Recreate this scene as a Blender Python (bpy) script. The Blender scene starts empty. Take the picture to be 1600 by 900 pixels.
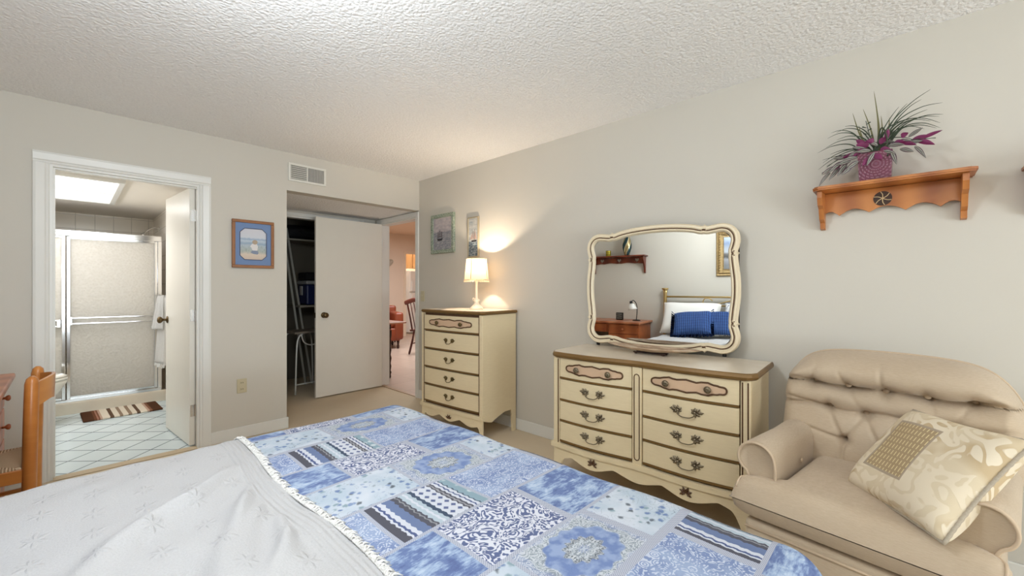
import bpy, bmesh, math, random
from mathutils import Vector, Matrix
PI = math.pi
R_ = math.radians
SC = bpy.context.scene
COL = SC.collection

# ------------------------------------------------------------------ camera, world, lights, exposure
CAM_H = 1.235
cam_d = bpy.data.cameras.new('camera'); cam = bpy.data.objects.new('camera', cam_d); COL.objects.link(cam)
cam.location = (0, 0, CAM_H); cam.rotation_euler = (R_(90), 0, -R_(46.59))
cam_d.sensor_width = 36; cam_d.lens = 656.5 / 1600 * 36; cam_d.clip_start = 0.02
SC.camera = cam
SC.view_settings.view_transform = 'Standard'; SC.view_settings.look = 'None'
SC.view_settings.gamma = 1; SC.view_settings.use_curve_mapping = False
SC.view_settings.exposure = 0.42
SC.cycles.use_denoising = True
SC.cycles.diffuse_bounces = 6; SC.cycles.max_bounces = 10; SC.cycles.glossy_bounces = 4
SC.cycles.caustics_reflective = False; SC.cycles.caustics_refractive = False
SC.cycles.sample_clamp_indirect = 4
W = bpy.data.worlds.new('world'); SC.world = W; W.use_nodes = True
W.node_tree.nodes['Background'].inputs[0].default_value = (0.75, 0.87, 1, 1)
W.node_tree.nodes['Background'].inputs[1].default_value = 1.0

def area(name, loc, rot, sx, sy, power, color=(1, 1, 1), spread=180):
    l = bpy.data.lights.new(name, 'AREA'); l.shape = 'RECTANGLE'; l.size = sx; l.size_y = sy
    l.energy = power; l.color = color; l.spread = R_(spread)
    o = bpy.data.objects.new(name, l); COL.objects.link(o); o.location = loc; o.rotation_euler = rot
    return o
def point(name, loc, power, color, r=0.03):
    l = bpy.data.lights.new(name, 'POINT'); l.energy = power; l.color = color; l.shadow_soft_size = r
    o = bpy.data.objects.new(name, l); COL.objects.link(o); o.location = loc
    return o
# daylight through the wide window in the wall behind the camera (faces +y) plus an added upward fill that lifts the ceiling
area('window_daylight', (0.6, -4.18, 1.25), (R_(90), 0, 0), 2.3, 1.7, 28, (0.82, 0.93, 1.0))
area('ceiling_fill_light', (0.6, -4.15, 0.75), (R_(115), 0, 0), 2.3, 0.7, 60, (0.86, 0.94, 1.0))
# added fill points without fixtures, above the bed and behind the camera
point('room_fill_light', (-0.30, -0.60, 2.15), 14, (0.88, 0.95, 1.0), .16)
point('room_fill_light', (0.22, 1.25, 2.12), 36, (0.88, 0.95, 1.0), .16)
# bathroom ceiling panel, hallway and kitchen ceiling lights of the rooms beyond
area('bathroom_panel_light', (-0.30, 5.2, 2.06), (0, 0, 0), 1.1, 1.0, 8.0, (0.94, 0.97, 1.0))
area('bathroom_fill_light', (-0.88, 5.1, 1.45), (0, R_(-135), 0), 0.3, 1.2, 10, (0.96, 0.97, 1.0))  # added fill, tilted up to brighten the bathroom ceiling
area('dining_ceiling_light', (4.6, 6.6, 2.52), (0, 0, 0), 1.6, 1.6, 74, (0.93, 0.95, 1.0))
area('kitchen_ceiling_light', (6.7, 10.6, 2.5), (0, 0, 0), 1.2, 1.2, 90, (1.0, 0.93, 0.82))

# ------------------------------------------------------------------ helpers
def lin(r, g, b, a=1):
    f = lambda c: (c / 255 / 12.92) if c / 255 <= 0.04045 else ((c / 255 + 0.055) / 1.055) ** 2.4
    return (f(r), f(g), f(b), a)

class NT:
    """tiny node-tree builder"""
    def __init__(s, name, rough=0.6, metal=0.0, spec=0.5, sheen=0):
        s.m = bpy.data.materials.new(name); s.m.use_nodes = True; s.t = s.m.node_tree
        s.b = s.t.nodes['Principled BSDF']
        s.b.inputs['Roughness'].default_value = rough; s.b.inputs['Metallic'].default_value = metal
        s.b.inputs['Specular IOR Level'].default_value = spec
        if sheen: s.b.inputs['Sheen Weight'].default_value = sheen
        s._tc = None
    def n(s, typ, **kw):
        nd = s.t.nodes.new(typ)
        for k, v in kw.items(): setattr(nd, k, v)
        return nd
    def set(s, sock, v):
        if isinstance(v, bpy.types.NodeSocket): s.t.links.new(v, sock)
        elif v is not None:
            if isinstance(v, (int, float)) and sock.type in ('RGBA',): v = (v, v, v, 1)
            sock.default_value = v
    def obj(s):
        if not s._tc: s._tc = s.n('ShaderNodeTexCoord')
        return s._tc.outputs['Object']
    def uv(s, name):
        return s.n('ShaderNodeUVMap', uv_map=name).outputs[0]
    def map(s, v, scale=(1, 1, 1), rot=(0, 0, 0), loc=(0, 0, 0)):
        m = s.n('ShaderNodeMapping'); s.set(m.inputs[0], v)
        m.inputs['Scale'].default_value = scale; m.inputs['Rotation'].default_value = rot; m.inputs['Location'].default_value = loc
        return m.outputs[0]
    def noise(s, v, scale, detail=3, rough=.5, dist=0):
        m = s.n('ShaderNodeTexNoise'); s.set(m.inputs['Vector'], v); m.inputs['Scale'].default_value = scale
        m.inputs['Detail'].default_value = detail; m.inputs['Roughness'].default_value = rough; m.inputs['Distortion'].default_value = dist
        return m.outputs[0]
    def vor(s, v, scale, feature='F1', out='Distance', rand=1.0):
        m = s.n('ShaderNodeTexVoronoi', feature=feature); s.set(m.inputs['Vector'], v); m.inputs['Scale'].default_value = scale
        m.inputs['Randomness'].default_value = rand
        return m.outputs[out]
    def wave(s, v, scale, dist=0, det=2, dscale=1, typ='BANDS', dirn='X'):
        m = s.n('ShaderNodeTexWave', wave_type=typ); s.set(m.inputs['Vector'], v)
        if typ == 'BANDS': m.bands_direction = dirn
        m.inputs['Scale'].default_value = scale; m.inputs['Distortion'].default_value = dist
        m.inputs['Detail'].default_value = det; m.inputs['Detail Scale'].default_value = dscale
        return m.outputs['Fac']
    def math(s, op, a, b=0.0, c=0.0):
        m = s.n('ShaderNodeMath', operation=op); s.set(m.inputs[0], a); s.set(m.inputs[1], b); s.set(m.inputs[2], c)
        return m.outputs[0]
    def sep(s, v):
        m = s.n('ShaderNodeSeparateXYZ'); s.set(m.inputs[0], v); return m.outputs
    def comb(s, x, y, z=0.0):
        m = s.n('ShaderNodeCombineXYZ'); s.set(m.inputs[0], x); s.set(m.inputs[1], y); s.set(m.inputs[2], z); return m.outputs[0]
    def mix(s, f, a, b):
        m = s.n('ShaderNodeMix', data_type='RGBA'); s.set(m.inputs[0], f); s.set(m.inputs[6], a); s.set(m.inputs[7], b)
        return m.outputs[2]
    def ramp(s, f, stops, interp='LINEAR'):
        m = s.n('ShaderNodeValToRGB'); s.set(m.inputs[0], f); cr = m.color_ramp; cr.interpolation = interp
        while len(cr.elements) > 1: cr.elements.remove(cr.elements[-1])
        for i, (p, c) in enumerate(stops):
            e = cr.elements[0] if i == 0 else cr.elements.new(p)
            e.position = p; e.color = c if len(c) == 4 else (*c, 1)
        return m.outputs[0]
    def step(s, f, edge, soft=.02):
        m = s.n('ShaderNodeMapRange'); s.set(m.inputs[0], f)
        m.inputs[1].default_value = edge - soft; m.inputs[2].default_value = edge + soft
        return m.outputs[0]
    def col(s, v): s.set(s.b.inputs['Base Color'], v); return s
    def bump(s, h, strength=.3, dist=.01):
        m = s.n('ShaderNodeBump'); s.set(m.inputs['Height'], h)
        m.inputs['Strength'].default_value = strength; m.inputs['Distance'].default_value = dist
        s.t.links.new(m.outputs[0], s.b.inputs['Normal']); return s
    def done(s): return s.m

def plain(name, c, rough=.5, metal=0, spec=.5, var=.06, nscale=8, bump=0, bscale=60):
    t = NT(name, rough, metal, spec)
    nz = t.noise(t.obj(), nscale, 3)
    c0 = tuple(x * (1 - var) for x in c[:3]) + (1,); c1 = tuple(min(1, x * (1 + var)) for x in c[:3]) + (1,)
    t.col(t.mix(nz, c0, c1))
    if bump: t.bump(t.noise(t.obj(), bscale, 4), bump, .004)
    return t.done()

def wood(name, dark, light, scale=(1, 12, 12), rough=.4, dist=2.0, ws=1.5):
    t = NT(name, rough)
    v = t.map(t.obj(), scale)
    w = t.wave(v, ws, dist, 3, 1.2, dirn='Y')
    nz = t.noise(v, 4, 5)
    f = t.math('ADD', t.math('MULTIPLY', w, .45), t.math('MULTIPLY', nz, .55))
    t.col(t.ramp(f, [(.25, dark), (.75, light)]))
    t.bump(f, .08, .003)
    return t.done()

def cyl_mat(): pass

def add_box(bm, x0, x1, y0, y1, z0, z1, bev=0.0, seg=2, M=None):
    vs = [bm.verts.new(p) for p in ((x0, y0, z0), (x1, y0, z0), (x1, y1, z0), (x0, y1, z0), (x0, y0, z1), (x1, y0, z1), (x1, y1, z1), (x0, y1, z1))]
    fs = [bm.faces.new([vs[i] for i in f]) for f in ((0, 3, 2, 1), (4, 5, 6, 7), (0, 1, 5, 4), (1, 2, 6, 5), (2, 3, 7, 6), (3, 0, 4, 7))]
    if bev > 0:
        es = list({e for f in fs for e in f.edges})
        r = bmesh.ops.bevel(bm, geom=es, offset=bev, segments=seg, affect='EDGES', profile=.5)
        nv = set(v for f in r['faces'] for v in f.verts) | {v for v in vs if v.is_valid}
        vs = list(nv)
    if M is not None:
        bmesh.ops.transform(bm, matrix=M, verts=[v for v in vs if v.is_valid])
    return vs

def add_prism(bm, pts, axis, a0, a1, M=None, flip=False):
    """extrude 2D outline along axis. axis 'x': pts=(y,z); 'y': pts=(x,z); 'z': pts=(x,y)"""
    def P(p, a):
        return {'x': (a, p[0], p[1]), 'y': (p[0], a, p[1]), 'z': (p[0], p[1], a)}[axis]
    A = [bm.verts.new(P(p, a0)) for p in pts]; B = [bm.verts.new(P(p, a1)) for p in pts]
    n = len(pts); fs = [bm.faces.new(A), bm.faces.new(B[::-1])]
    for i in range(n): fs.append(bm.faces.new((A[i], B[i], B[(i + 1) % n], A[(i + 1) % n])))
    if M is not None: bmesh.ops.transform(bm, matrix=M, verts=A + B)
    return A + B

def add_tube(bm, pts, rad, sides=8, closed=False, caps=True, flat=1.0, up=None):
    pts = [Vector(p) for p in pts]; n = len(pts)
    rs = rad if isinstance(rad, (list, tuple)) else [rad] * n
    rings = []; prev = None
    for i, p in enumerate(pts):
        if closed: t = pts[(i + 1) % n] - pts[i - 1]
        else: t = pts[min(i + 1, n - 1)] - pts[max(i - 1, 0)]
        t.normalize()
        if prev is None:
            u = Vector(up) if up else (Vector((0, 0, 1)) if abs(t.z) < .9 else Vector((1, 0, 0)))
        else: u = prev
        u = (u - t * u.dot(t)); u.normalize(); prev = u
        v = t.cross(u)
        rings.append([bm.verts.new(p + (u * math.cos(a) * flat + v * math.sin(a)) * rs[i]) for a in [2 * PI * k / sides for k in range(sides)]])
    m = n if closed else n - 1
    for i in range(m):
        a, b = rings[i], rings[(i + 1) % n]
        for k in range(sides):
            bm.faces.new((a[k], a[(k + 1) % sides], b[(k + 1) % sides], b[k]))
    if caps and not closed:
        bm.faces.new(rings[0][::-1]); bm.faces.new(rings[-1])
    return [v for r in rings for v in r]

def add_lathe(bm, prof, c=(0, 0, 0), seg=24, M=None, sq=1.0):
    """prof: list of (r,z)"""
    rings = []
    for r, z in prof:
        if r < 1e-5: rings.append([bm.verts.new((c[0], c[1], c[2] + z))])
        else: rings.append([bm.verts.new((c[0] + r * math.cos(2 * PI * k / seg), c[1] + r * sq * math.sin(2 * PI * k / seg), c[2] + z)) for k in range(seg)])
    for a, b in zip(rings, rings[1:]):
        for k in range(seg):
            k2 = (k + 1) % seg
            if len(a) == 1 and len(b) == 1: continue
            if len(a) == 1: bm.faces.new((a[0], b[k2], b[k]))
            elif len(b) == 1: bm.faces.new((a[k], a[k2], b[0]))
            else: bm.faces.new((a[k], a[k2], b[k2], b[k]))
    if len(rings[0]) > 1: bm.faces.new(rings[0][::-1])
    if len(rings[-1]) > 1: bm.faces.new(rings[-1])
    vs = [v for r in rings for v in r]
    if M is not None: bmesh.ops.transform(bm, matrix=M, verts=vs)
    return vs

def add_grid(bm, nu, nv, fn, closed_u=False, back=None):
    g = [[bm.verts.new(fn(i / (nu if closed_u else nu - 1), j / (nv - 1))) for j in range(nv)] for i in range(nu)]
    for i in range(nu if closed_u else nu - 1):
        for j in range(nv - 1):
            bm.faces.new((g[i][j], g[(i + 1) % nu][j], g[(i + 1) % nu][j + 1], g[i][j + 1]))
    return g

def smoothcurve(pts, n=6, closed=False):
    """Catmull-Rom"""
    out = []; P = [Vector(p) for p in pts]; N = len(P)
    for i in range(N if closed else N - 1):
        p0 = P[(i - 1) % N] if closed or i > 0 else P[0]
        p1 = P[i]; p2 = P[(i + 1) % N]
        p3 = P[(i + 2) % N] if closed or i + 2 < N else P[-1]
        for k in range(n):
            t = k / n
            out.append(.5 * ((2 * p1) + (-p0 + p2) * t + (2 * p0 - 5 * p1 + 4 * p2 - p3) * t * t + (-p0 + 3 * p1 - 3 * p2 + p3) * t ** 3))
    if not closed: out.append(P[-1])
    return out

def obj(name, bm, mat, parent=None, smooth=False, sub=0, recalc=True, loc=None, rot=None, angle=None):
    if recalc: bmesh.ops.recalc_face_normals(bm, faces=bm.faces)
    me = bpy.data.meshes.new(name); bm.to_mesh(me); bm.free()
    for m in (mat if isinstance(mat, (list, tuple)) else [mat]): me.materials.append(m)
    if smooth:
        me.polygons.foreach_set('use_smooth', [True] * len(me.polygons))
        if angle is not None: me.set_sharp_from_angle(angle=R_(angle))
    o = bpy.data.objects.new(name, me); COL.objects.link(o)
    if parent is not None: o.parent = parent
    if loc: o.location = loc
    if rot: o.rotation_euler = rot
    if sub:
        md = o.modifiers.new('subdivision', 'SUBSURF'); md.levels = sub; md.render_levels = sub
    return o
def BM(): return bmesh.new()
def tag(o, label, cat=None, group=None, kind=None):
    if label: o['label'] = label
    if cat: o['category'] = cat
    if group: o['group'] = group
    if kind: o['kind'] = kind
    return o
def thing(name, label, cat, loc=(0, 0, 0), rz=0.0, group=None):
    o = bpy.data.objects.new(name, None); COL.objects.link(o); o.empty_display_size = .1
    o.location = loc; o.rotation_euler = (0, 0, rz)
    return tag(o, label, cat, group)
def struct(name, bm, mat, label=None, **k):
    o = obj(name, bm, mat, **k); o['kind'] = 'structure'
    if label: o['label'] = label
    return o
def dup(root, loc, rz=None, label=None):
    c = root.copy(); COL.objects.link(c); c.location = loc
    if rz is not None: c.rotation_euler = (0, 0, rz)
    if label: c['label'] = label
    for ch in list(root.children):
        d = ch.copy(); COL.objects.link(d); d.parent = c
        for g in ch.children:
            e = g.copy(); COL.objects.link(e); e.parent = d
    return c
def T(x=0, y=0, z=0, rx=0, ry=0, rz=0, s=(1, 1, 1)):
    return Matrix.Translation((x, y, z)) @ Matrix.Rotation(rz, 4, 'Z') @ Matrix.Rotation(ry, 4, 'Y') @ Matrix.Rotation(rx, 4, 'X') @ Matrix.Diagonal((*s, 1))

# ------------------------------------------------------------------ materials
XR, YF, ZC, XL, YN = 2.709, 3.996, 2.434, -0.77, -4.20
def mk_wall(name, c):
    t = NT(name, .75, spec=.25); nz = t.noise(t.obj(), 2.5, 3)
    t.col(t.mix(nz, tuple(x * .985 for x in c[:3]) + (1,), tuple(x * 1.015 for x in c[:3]) + (1,)))
    t.bump(t.noise(t.obj(), 90, 3), .06, .003); return t.done()
M_wall = mk_wall('painted_wall', lin(204, 199, 189))
M_wallbath = mk_wall('bath_wall_paint', lin(226, 218, 205))
M_wallpeach = mk_wall('peach_wall_paint', lin(228, 210, 190))
def mk_ceiling():
    t = NT('popcorn_ceiling', .9, spec=.1)
    a = t.noise(t.obj(), 80, 4, .6); b = t.vor(t.obj(), 62)
    t.col(t.mix(a, lin(236, 235, 235), lin(253, 253, 253)))  # bump speckle also put into the colour, holding its shading at a distance
    h = t.math('ADD', a, t.math('MULTIPLY', b, -.6))
    t.bump(h, .8, .009); return t.done()
M_ceil = mk_ceiling()
M_ceil_flat = mk_wall('flat_ceiling_paint', lin(232, 226, 216))
def mk_carpet():
    t = NT('beige_carpet', .95, spec=.05)
    a = t.noise(t.obj(), 260, 3, .7); b = t.noise(t.obj(), 5, 3)
    t.col(t.mix(b, t.mix(a, lin(190, 172, 146), lin(220, 204, 178)), t.mix(a, lin(198, 182, 156), lin(226, 212, 188))))
    t.bump(a, .5, .006); return t.done()
M_carpet = mk_carpet()
M_trim = plain('white_trim_paint', lin(224, 223, 218), .35, var=.02)
M_door = plain('white_door_paint', lin(226, 222, 212), .3, var=.02)
def mk_tile(name, c0, c1, grout, size, ang, gw=.03, rough=.25, b=.25):
    t = NT(name, rough)
    v = t.map(t.obj(), (1 / size, 1 / size, 1 / size), (0, 0, ang))
    s = t.sep(v)
    fx = t.math('FRACT', s[0]); fy = t.math('FRACT', s[1])
    dx = t.math('MINIMUM', fx, t.math('SUBTRACT', 1, fx)); dy = t.math('MINIMUM', fy, t.math('SUBTRACT', 1, fy))
    d = t.math('MINIMUM', dx, dy); m = t.step(d, gw, gw * .4)
    cell = t.comb(t.math('FLOOR', s[0]), t.math('FLOOR', s[1]))
    rn = t.n('ShaderNodeTexWhiteNoise'); t.set(rn.inputs[0], cell)
    base = t.mix(t.math('ADD', t.math('MULTIPLY', rn.outputs[0], .5), t.math('MULTIPLY', t.noise(t.obj(), 9, 4), .5)), c0, c1)
    t.col(t.mix(m, grout, base)); t.bump(m, b, .003); return t.done()
M_btile = mk_tile('pale_blue_floor_tile', lin(196, 210, 214), lin(216, 226, 228), lin(92, 100, 108), .205, PI / 4, .022)
M_dtile = mk_tile('pink_beige_floor_tile', lin(180, 160, 144), lin(194, 174, 158), lin(166, 146, 130), .40, 0, .014, .3)
def mk_walltile():
    t = NT('cream_shower_wall_tile', .2)
    v = t.map(t.obj(), (1, 1, 1))
    s = t.sep(v)
    u = t.math('ADD', s[0], s[1]); k = 1 / .16
    fx = t.math('FRACT', t.math('MULTIPLY', u, k)); fy = t.math('FRACT', t.math('MULTIPLY', s[2], k))
    dx = t.math('MINIMUM', fx, t.math('SUBTRACT', 1, fx)); dy = t.math('MINIMUM', fy, t.math('SUBTRACT', 1, fy))
    m = t.step(t.math('MINIMUM', dx, dy), .02, .01)
    t.col(t.mix(m, lin(204, 196, 182), lin(236, 228, 214))); t.bump(m, .2, .002); return t.done()
M_wtile = mk_walltile()
M_chrome = plain('polished_chrome', (.82, .82, .82, 1), .12, 1, var=.02)
M_alum = plain('satin_aluminium', (.75, .75, .75, 1), .25, 1, var=.03)
M_bronze = plain('aged_bronze', lin(96, 78, 52), .35, .9, var=.15)
M_brass = plain('brushed_brass', lin(214, 186, 128), .28, 1, var=.08)
M_black = plain('matte_black_metal', lin(22, 22, 24), .45, .3)
M_dark = plain('dark_gap', lin(12, 10, 9), .9)
# ------------------------------------------------------------------ room shell
TH = .12
bm = BM()
add_box(bm, XL - .1, -.08, YF, YF + TH, 0, ZC)
add_box(bm, -.08, .70, YF, YF + TH, 2.03, ZC)
add_box(bm, .70, 1.329, YF, YF + TH, 0, ZC)
add_box(bm, 1.329, XR, YF, YF + TH, 2.10, ZC)
struct('wall_far', bm, M_wall)
bm = BM()   # right wall with the hallway doorway beyond the far corner
add_box(bm, XR, XR + .12, YN - .1, 4.05, 0, ZC)
add_box(bm, XR, XR + .12, 4.05, 4.86, 2.04, ZC)
add_box(bm, XR, XR + .12, 4.86, 6.2, 0, ZC)
struct('wall_right', bm, M_wall)
bm = BM(); add_box(bm, XL - .1, XL, YN - .1, YF + TH, 0, ZC); struct('wall_left', bm, M_wall)
bm = BM()
add_box(bm, XL, -.55, YN - .1, YN, 0, ZC); add_box(bm, 1.75, XR, YN - .1, YN, 0, ZC)
add_box(bm, -.55, 1.75, YN - .1, YN, 2.12, ZC); add_box(bm, -.55, 1.75, YN - .1, YN, 0, .40)
struct('wall_near', bm, M_wall)
bm = BM()
for z in (.40, 2.07): add_box(bm, -.55, 1.75, YN - .08, YN - .02, z, z + .05)
for x in (-.55, .58, 1.70): add_box(bm, x, x + .05, YN - .08, YN - .02, .45, 2.07)
struct('window_1', bm, M_trim)
bm = BM(); add_box(bm, XL, XR, YN, YF, ZC, ZC + .1); struct('ceiling', bm, M_ceil)
bm = BM(); add_box(bm, 1.329, XR, YF + TH, 4.98, 2.10, 2.2); struct('ceiling_alcove', bm, M_ceil)
bm = BM(); add_box(bm, XL - .1, XR + .0, YN - .1, YF + .02, -.1, 0); add_box(bm, 1.2, XR + .04, YF + .02, 6.3, -.1, 0)
struct('floor', bm, M_carpet)
# alcove side wall, closet walls
bm = BM(); add_box(bm, 1.209, 1.329, YF + TH, 6.2, 0, 2.2); struct('wall_alcove', bm, M_wall)
bm = BM()
add_box(bm, 1.329, 1.45, 4.98, 5.08, 0, 2.2); add_box(bm, 2.5, XR, 4.98, 5.08, 0, 2.2); add_box(bm, 1.45, 2.5, 4.98, 5.08, 2.04, 2.2)
struct('wall_closet_front', bm, M_wall)
M_closet = mk_wall('closet_dimmed_wall', lin(112, 106, 94))  # dimness of the closet put into the wall colour
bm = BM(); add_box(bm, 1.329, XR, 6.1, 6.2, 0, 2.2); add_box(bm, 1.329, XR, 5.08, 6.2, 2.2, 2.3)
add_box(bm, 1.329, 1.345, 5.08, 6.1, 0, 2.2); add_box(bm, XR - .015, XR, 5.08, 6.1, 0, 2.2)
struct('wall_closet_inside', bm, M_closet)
# closet casing and head track
bm = BM()
add_box(bm, 1.44, 2.51, 4.965, 4.98, 2.04, 2.075); add_box(bm, 1.45, 2.5, 4.98, 5.08, 2.02, 2.04)
add_box(bm, 1.41, 1.45, 4.965, 4.98, 0, 2.075); add_box(bm, 2.5, 2.55, 4.965, 4.98, 0, 2.075)
struct('trim_1', bm, M_trim)

# casing profile helper (moulded casing on wall F, facing -y)
def casing_y(bm, x0, x1, z1, y, w=.072, side=-1, z0=0):
    d = .018 * side
    for (a, b) in ((x0 - w, x0), (x1, x1 + w)):
        out_ = a if b == x0 else b
        inn = b if b == x0 else a
        s = 1 if out_ < inn else -1
        prof = [(out_, y), (out_, y + d), (out_ + s * w * .18, y + d * 1.15), (out_ + s * w * .7, y + d * .75), (out_ + s * w * .8, y + d * .45), (inn - s * w * .08, y + d * .5), (inn, y + d * .3), (inn, y)]
        add_prism(bm, prof, 'z', z0, z1)
    prof = [(0, 0), (0, 1), (.18, 1.15), (.7, .75), (.8, .45), (.92, .5), (1, .3), (1, 0)]
    pts = [(y + d * q, z1 + w * (1 - p)) for p, q in prof]
    add_prism(bm, pts, 'x', x0 - w, x1 + w)
bm = BM(); casing_y(bm, -.08, .70, 2.03, YF)
struct('trim_2', bm, M_trim, 'white moulded casing around the bathroom doorway')
bm = BM()  # jamb lining + stop
add_box(bm, -.0799, -.066, YF, YF + TH, 0, 2.016); add_box(bm, .686, .6999, YF, YF + TH, 0, 2.016); add_box(bm, -.0799, .6999, YF, YF + TH, 2.016, 2.0299)
add_box(bm, -.066, -.056, YF + .03, YF + .07, 0, 2.006); add_box(bm, -.066, .686, YF + .03, YF + .07, 2.006, 2.016)
struct('trim_3', bm, M_trim)
bm = BM()
add_box(bm, XL, -.152, YF - .012, YF, 0, .095, .004); add_box(bm, .772, 1.335, YF - .012, YF, 0, .095, .004)
struct('baseboard_far', bm, M_trim)
bm = BM(); add_box(bm, 1.329, 1.341, YF - .012, 4.96, 0, .095, .004); struct('baseboard_alcove', bm, M_trim)
bm = BM(); add_box(bm, XR - .012, XR, YN, 4.0, 0, .095, .004); struct('baseboard_right', bm, M_trim)
bm = BM(); add_box(bm, XL, XL + .012, YN, YF - .012, 0, .095, .004); struct('baseboard_left', bm, M_trim)
# hallway doorway frame in the right wall
bm = BM()
add_box(bm, XR, XR + .12, 4.0501, 4.066, 0, 2.024); add_box(bm, XR, XR + .12, 4.845, 4.8599, 0, 2.024); add_box(bm, XR, XR + .12, 4.0501, 4.8599, 2.024, 2.0399)
add_box(bm, XR - .016, XR, 4.0, 4.05, 0, 2.036); add_box(bm, XR - .016, XR, 4.861, 4.91, 0, 2.036); add_box(bm, XR - .016, XR, 4.0, 4.91, 2.036, 2.09)
add_box(bm, XR + .12, XR + .135, 3.98, 4.049, 0, 2.1); add_box(bm, XR + .12, XR + .135, 4.861, 4.93, 0, 2.1)
struct('trim_4', bm, M_trim)

# hallway door, open flat in front of the closet
d = thing('door', 'white flat slab door standing open in front of the dark closet', 'door', (2.702, 4.812, 0), 0)
bm = BM(); add_box(bm, -.808, 0, -.018, .018, .012, 2.03, .002); obj('door_leaf', bm, M_door, d)
def door_knob(parent, x, z, y0=-.018, both=True, s=1.0):
    for sg in ((-1, 1) if both else (-1,)):
        bm = BM()
        add_lathe(bm, [(.032, 0), (.033, .006), (.024, .010), (.011, .014), (.010, .035), (.022, .042), (.030, .054), (.030, .064), (.022, .073), (0, .076)], seg=24)
        o = obj('knob', bm, M_bronze, parent, smooth=True, loc=(x, sg * .018, z), rot=(R_(90) * -sg * -1 if sg > 0 else R_(90), 0, 0))
        if sg > 0: o.rotation_euler = (R_(-90), 0, 0)
door_knob(d, -.72, .93)
bm = BM(); add_box(bm, -.8095, -.808, -.012, .012, .90, .96); obj('latch_plate', bm, M_bronze, d)
for z in (.25, 1.0, 1.8):
    bm = BM(); add_tube(bm, [(.004, -.02, z - .045), (.004, -.02, z + .045)], .005, 8); obj('hinge', bm, M_trim, d)

# bathroom door, opened into the bathroom
bd = thing('door', 'white bathroom door swung inwards with bronze knob and towel behind', 'door', (.683, 4.055, 0), R_(94.5))
bm = BM(); add_box(bm, 0, .70, -.0, .036, .012, 2.012, .002); obj('door_leaf', bm, M_door, bd)
for sg, yy in ((1, .036), (-1, 0)):
    bm = BM(); add_lathe(bm, [(.03, 0), (.031, .005), (.022, .009), (.010, .013), (.010, .032), (.022, .04), (.029, .05), (.028, .062), (.018, .07), (0, .072)], seg=20)
    obj('knob', bm, M_bronze, bd, smooth=True, loc=(.64, yy, .96), rot=(R_(-90 * sg), 0, 0))
for z in (.28, 1.02, 1.80):
    bm = BM(); add_tube(bm, [(-.004, .0, z - .045), (-.004, .0, z + .045)], .006, 8); add_box(bm, -.0015, 0, 0, .03, z - .045, z + .045); obj('hinge', bm, M_alum, bd)

# ------------------------------------------------------------------ bathroom
BX0, BX1, BY1, BZ = -.95, .745, 6.98, 2.10
bm = BM(); add_box(bm, BX0, BX1 + .06, YF + .02, 5.93, -.1, .002); struct('floor_bathroom', bm, M_btile)
bm = BM(); add_box(bm, -.066, .686, YF - .03, YF + .055, 0, .006, .002); struct('trim_5', bm, plain('threshold_beige', lin(186, 168, 140), .7))
bm = BM(); add_box(bm, BX0 - .1, BX0, YF + TH, BY1, 0, BZ); struct('wall_bathroom_left', bm, M_wallbath)
bm = BM(); add_box(bm, BX1, BX1 + .1, YF + TH, 5.91, 0, BZ); struct('wall_bathroom_right', bm, M_wallbath)
bm = BM(); add_box(bm, BX1, BX1 + .1, 5.91, BY1, 0, BZ); add_box(bm, BX0 - .1, BX1 + .1, BY1, BY1 + .1, 0, BZ); struct('wall_shower', bm, M_wtile)
bm = BM(); add_box(bm, BX0 - .1, BX1 + .1, YF + TH, BY1 + .1, BZ, BZ + .1); struct('ceiling_bathroom', bm, M_ceil_flat)
bm = BM(); add_box(bm, BX1 - .012, BX1, YF + TH, 5.90, 0, .085, .003); struct('baseboard_bathroom', bm, M_trim)
bm = BM(); add_box(bm, BX0, BX1, 5.93, 6.03, 0, .12, .008); add_box(bm, BX0, BX1, 6.03, BY1, 0, .04)
struct('shower_base', bm, plain('cream_curb_tile', lin(222, 212, 194), .3))
pl = thing('ceiling_light', 'white rectangular bathroom ceiling panel light glowing above the shower', 'ceiling light', (-.30, 5.2, BZ))
def mk_emit(name, c, s):
    t = NT(name); t.b.inputs['Emission Color'].default_value = c; t.b.inputs['Emission Strength'].default_value = s
    nz = t.noise(t.obj(), 120, 2); t.col(t.mix(nz, (.8, .8, .8, 1), (.9, .9, .9, 1))); return t.done()
M_panel = mk_emit('lit_diffuser', (1, .985, .96, 1), 1.1)
bm = BM()
for a in ((-.62, .62, -.62, -.585), (-.62, .62, .585, .62), (-.62, -.585, -.585, .585), (.585, .62, -.585, .585), (-.585, .585, -.012, .012)):
    add_box(bm, *a, -.028, 0)
obj('frame', bm, M_trim, pl)
bm = BM(); add_box(bm, -.585, .585, -.585, -.012, -.014, -.004); obj('diffuser', bm, M_panel, pl)
bm = BM(); add_box(bm, -.585, .585, .012, .585, -.014, -.004); obj('diffuser', bm, M_panel, pl)

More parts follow.
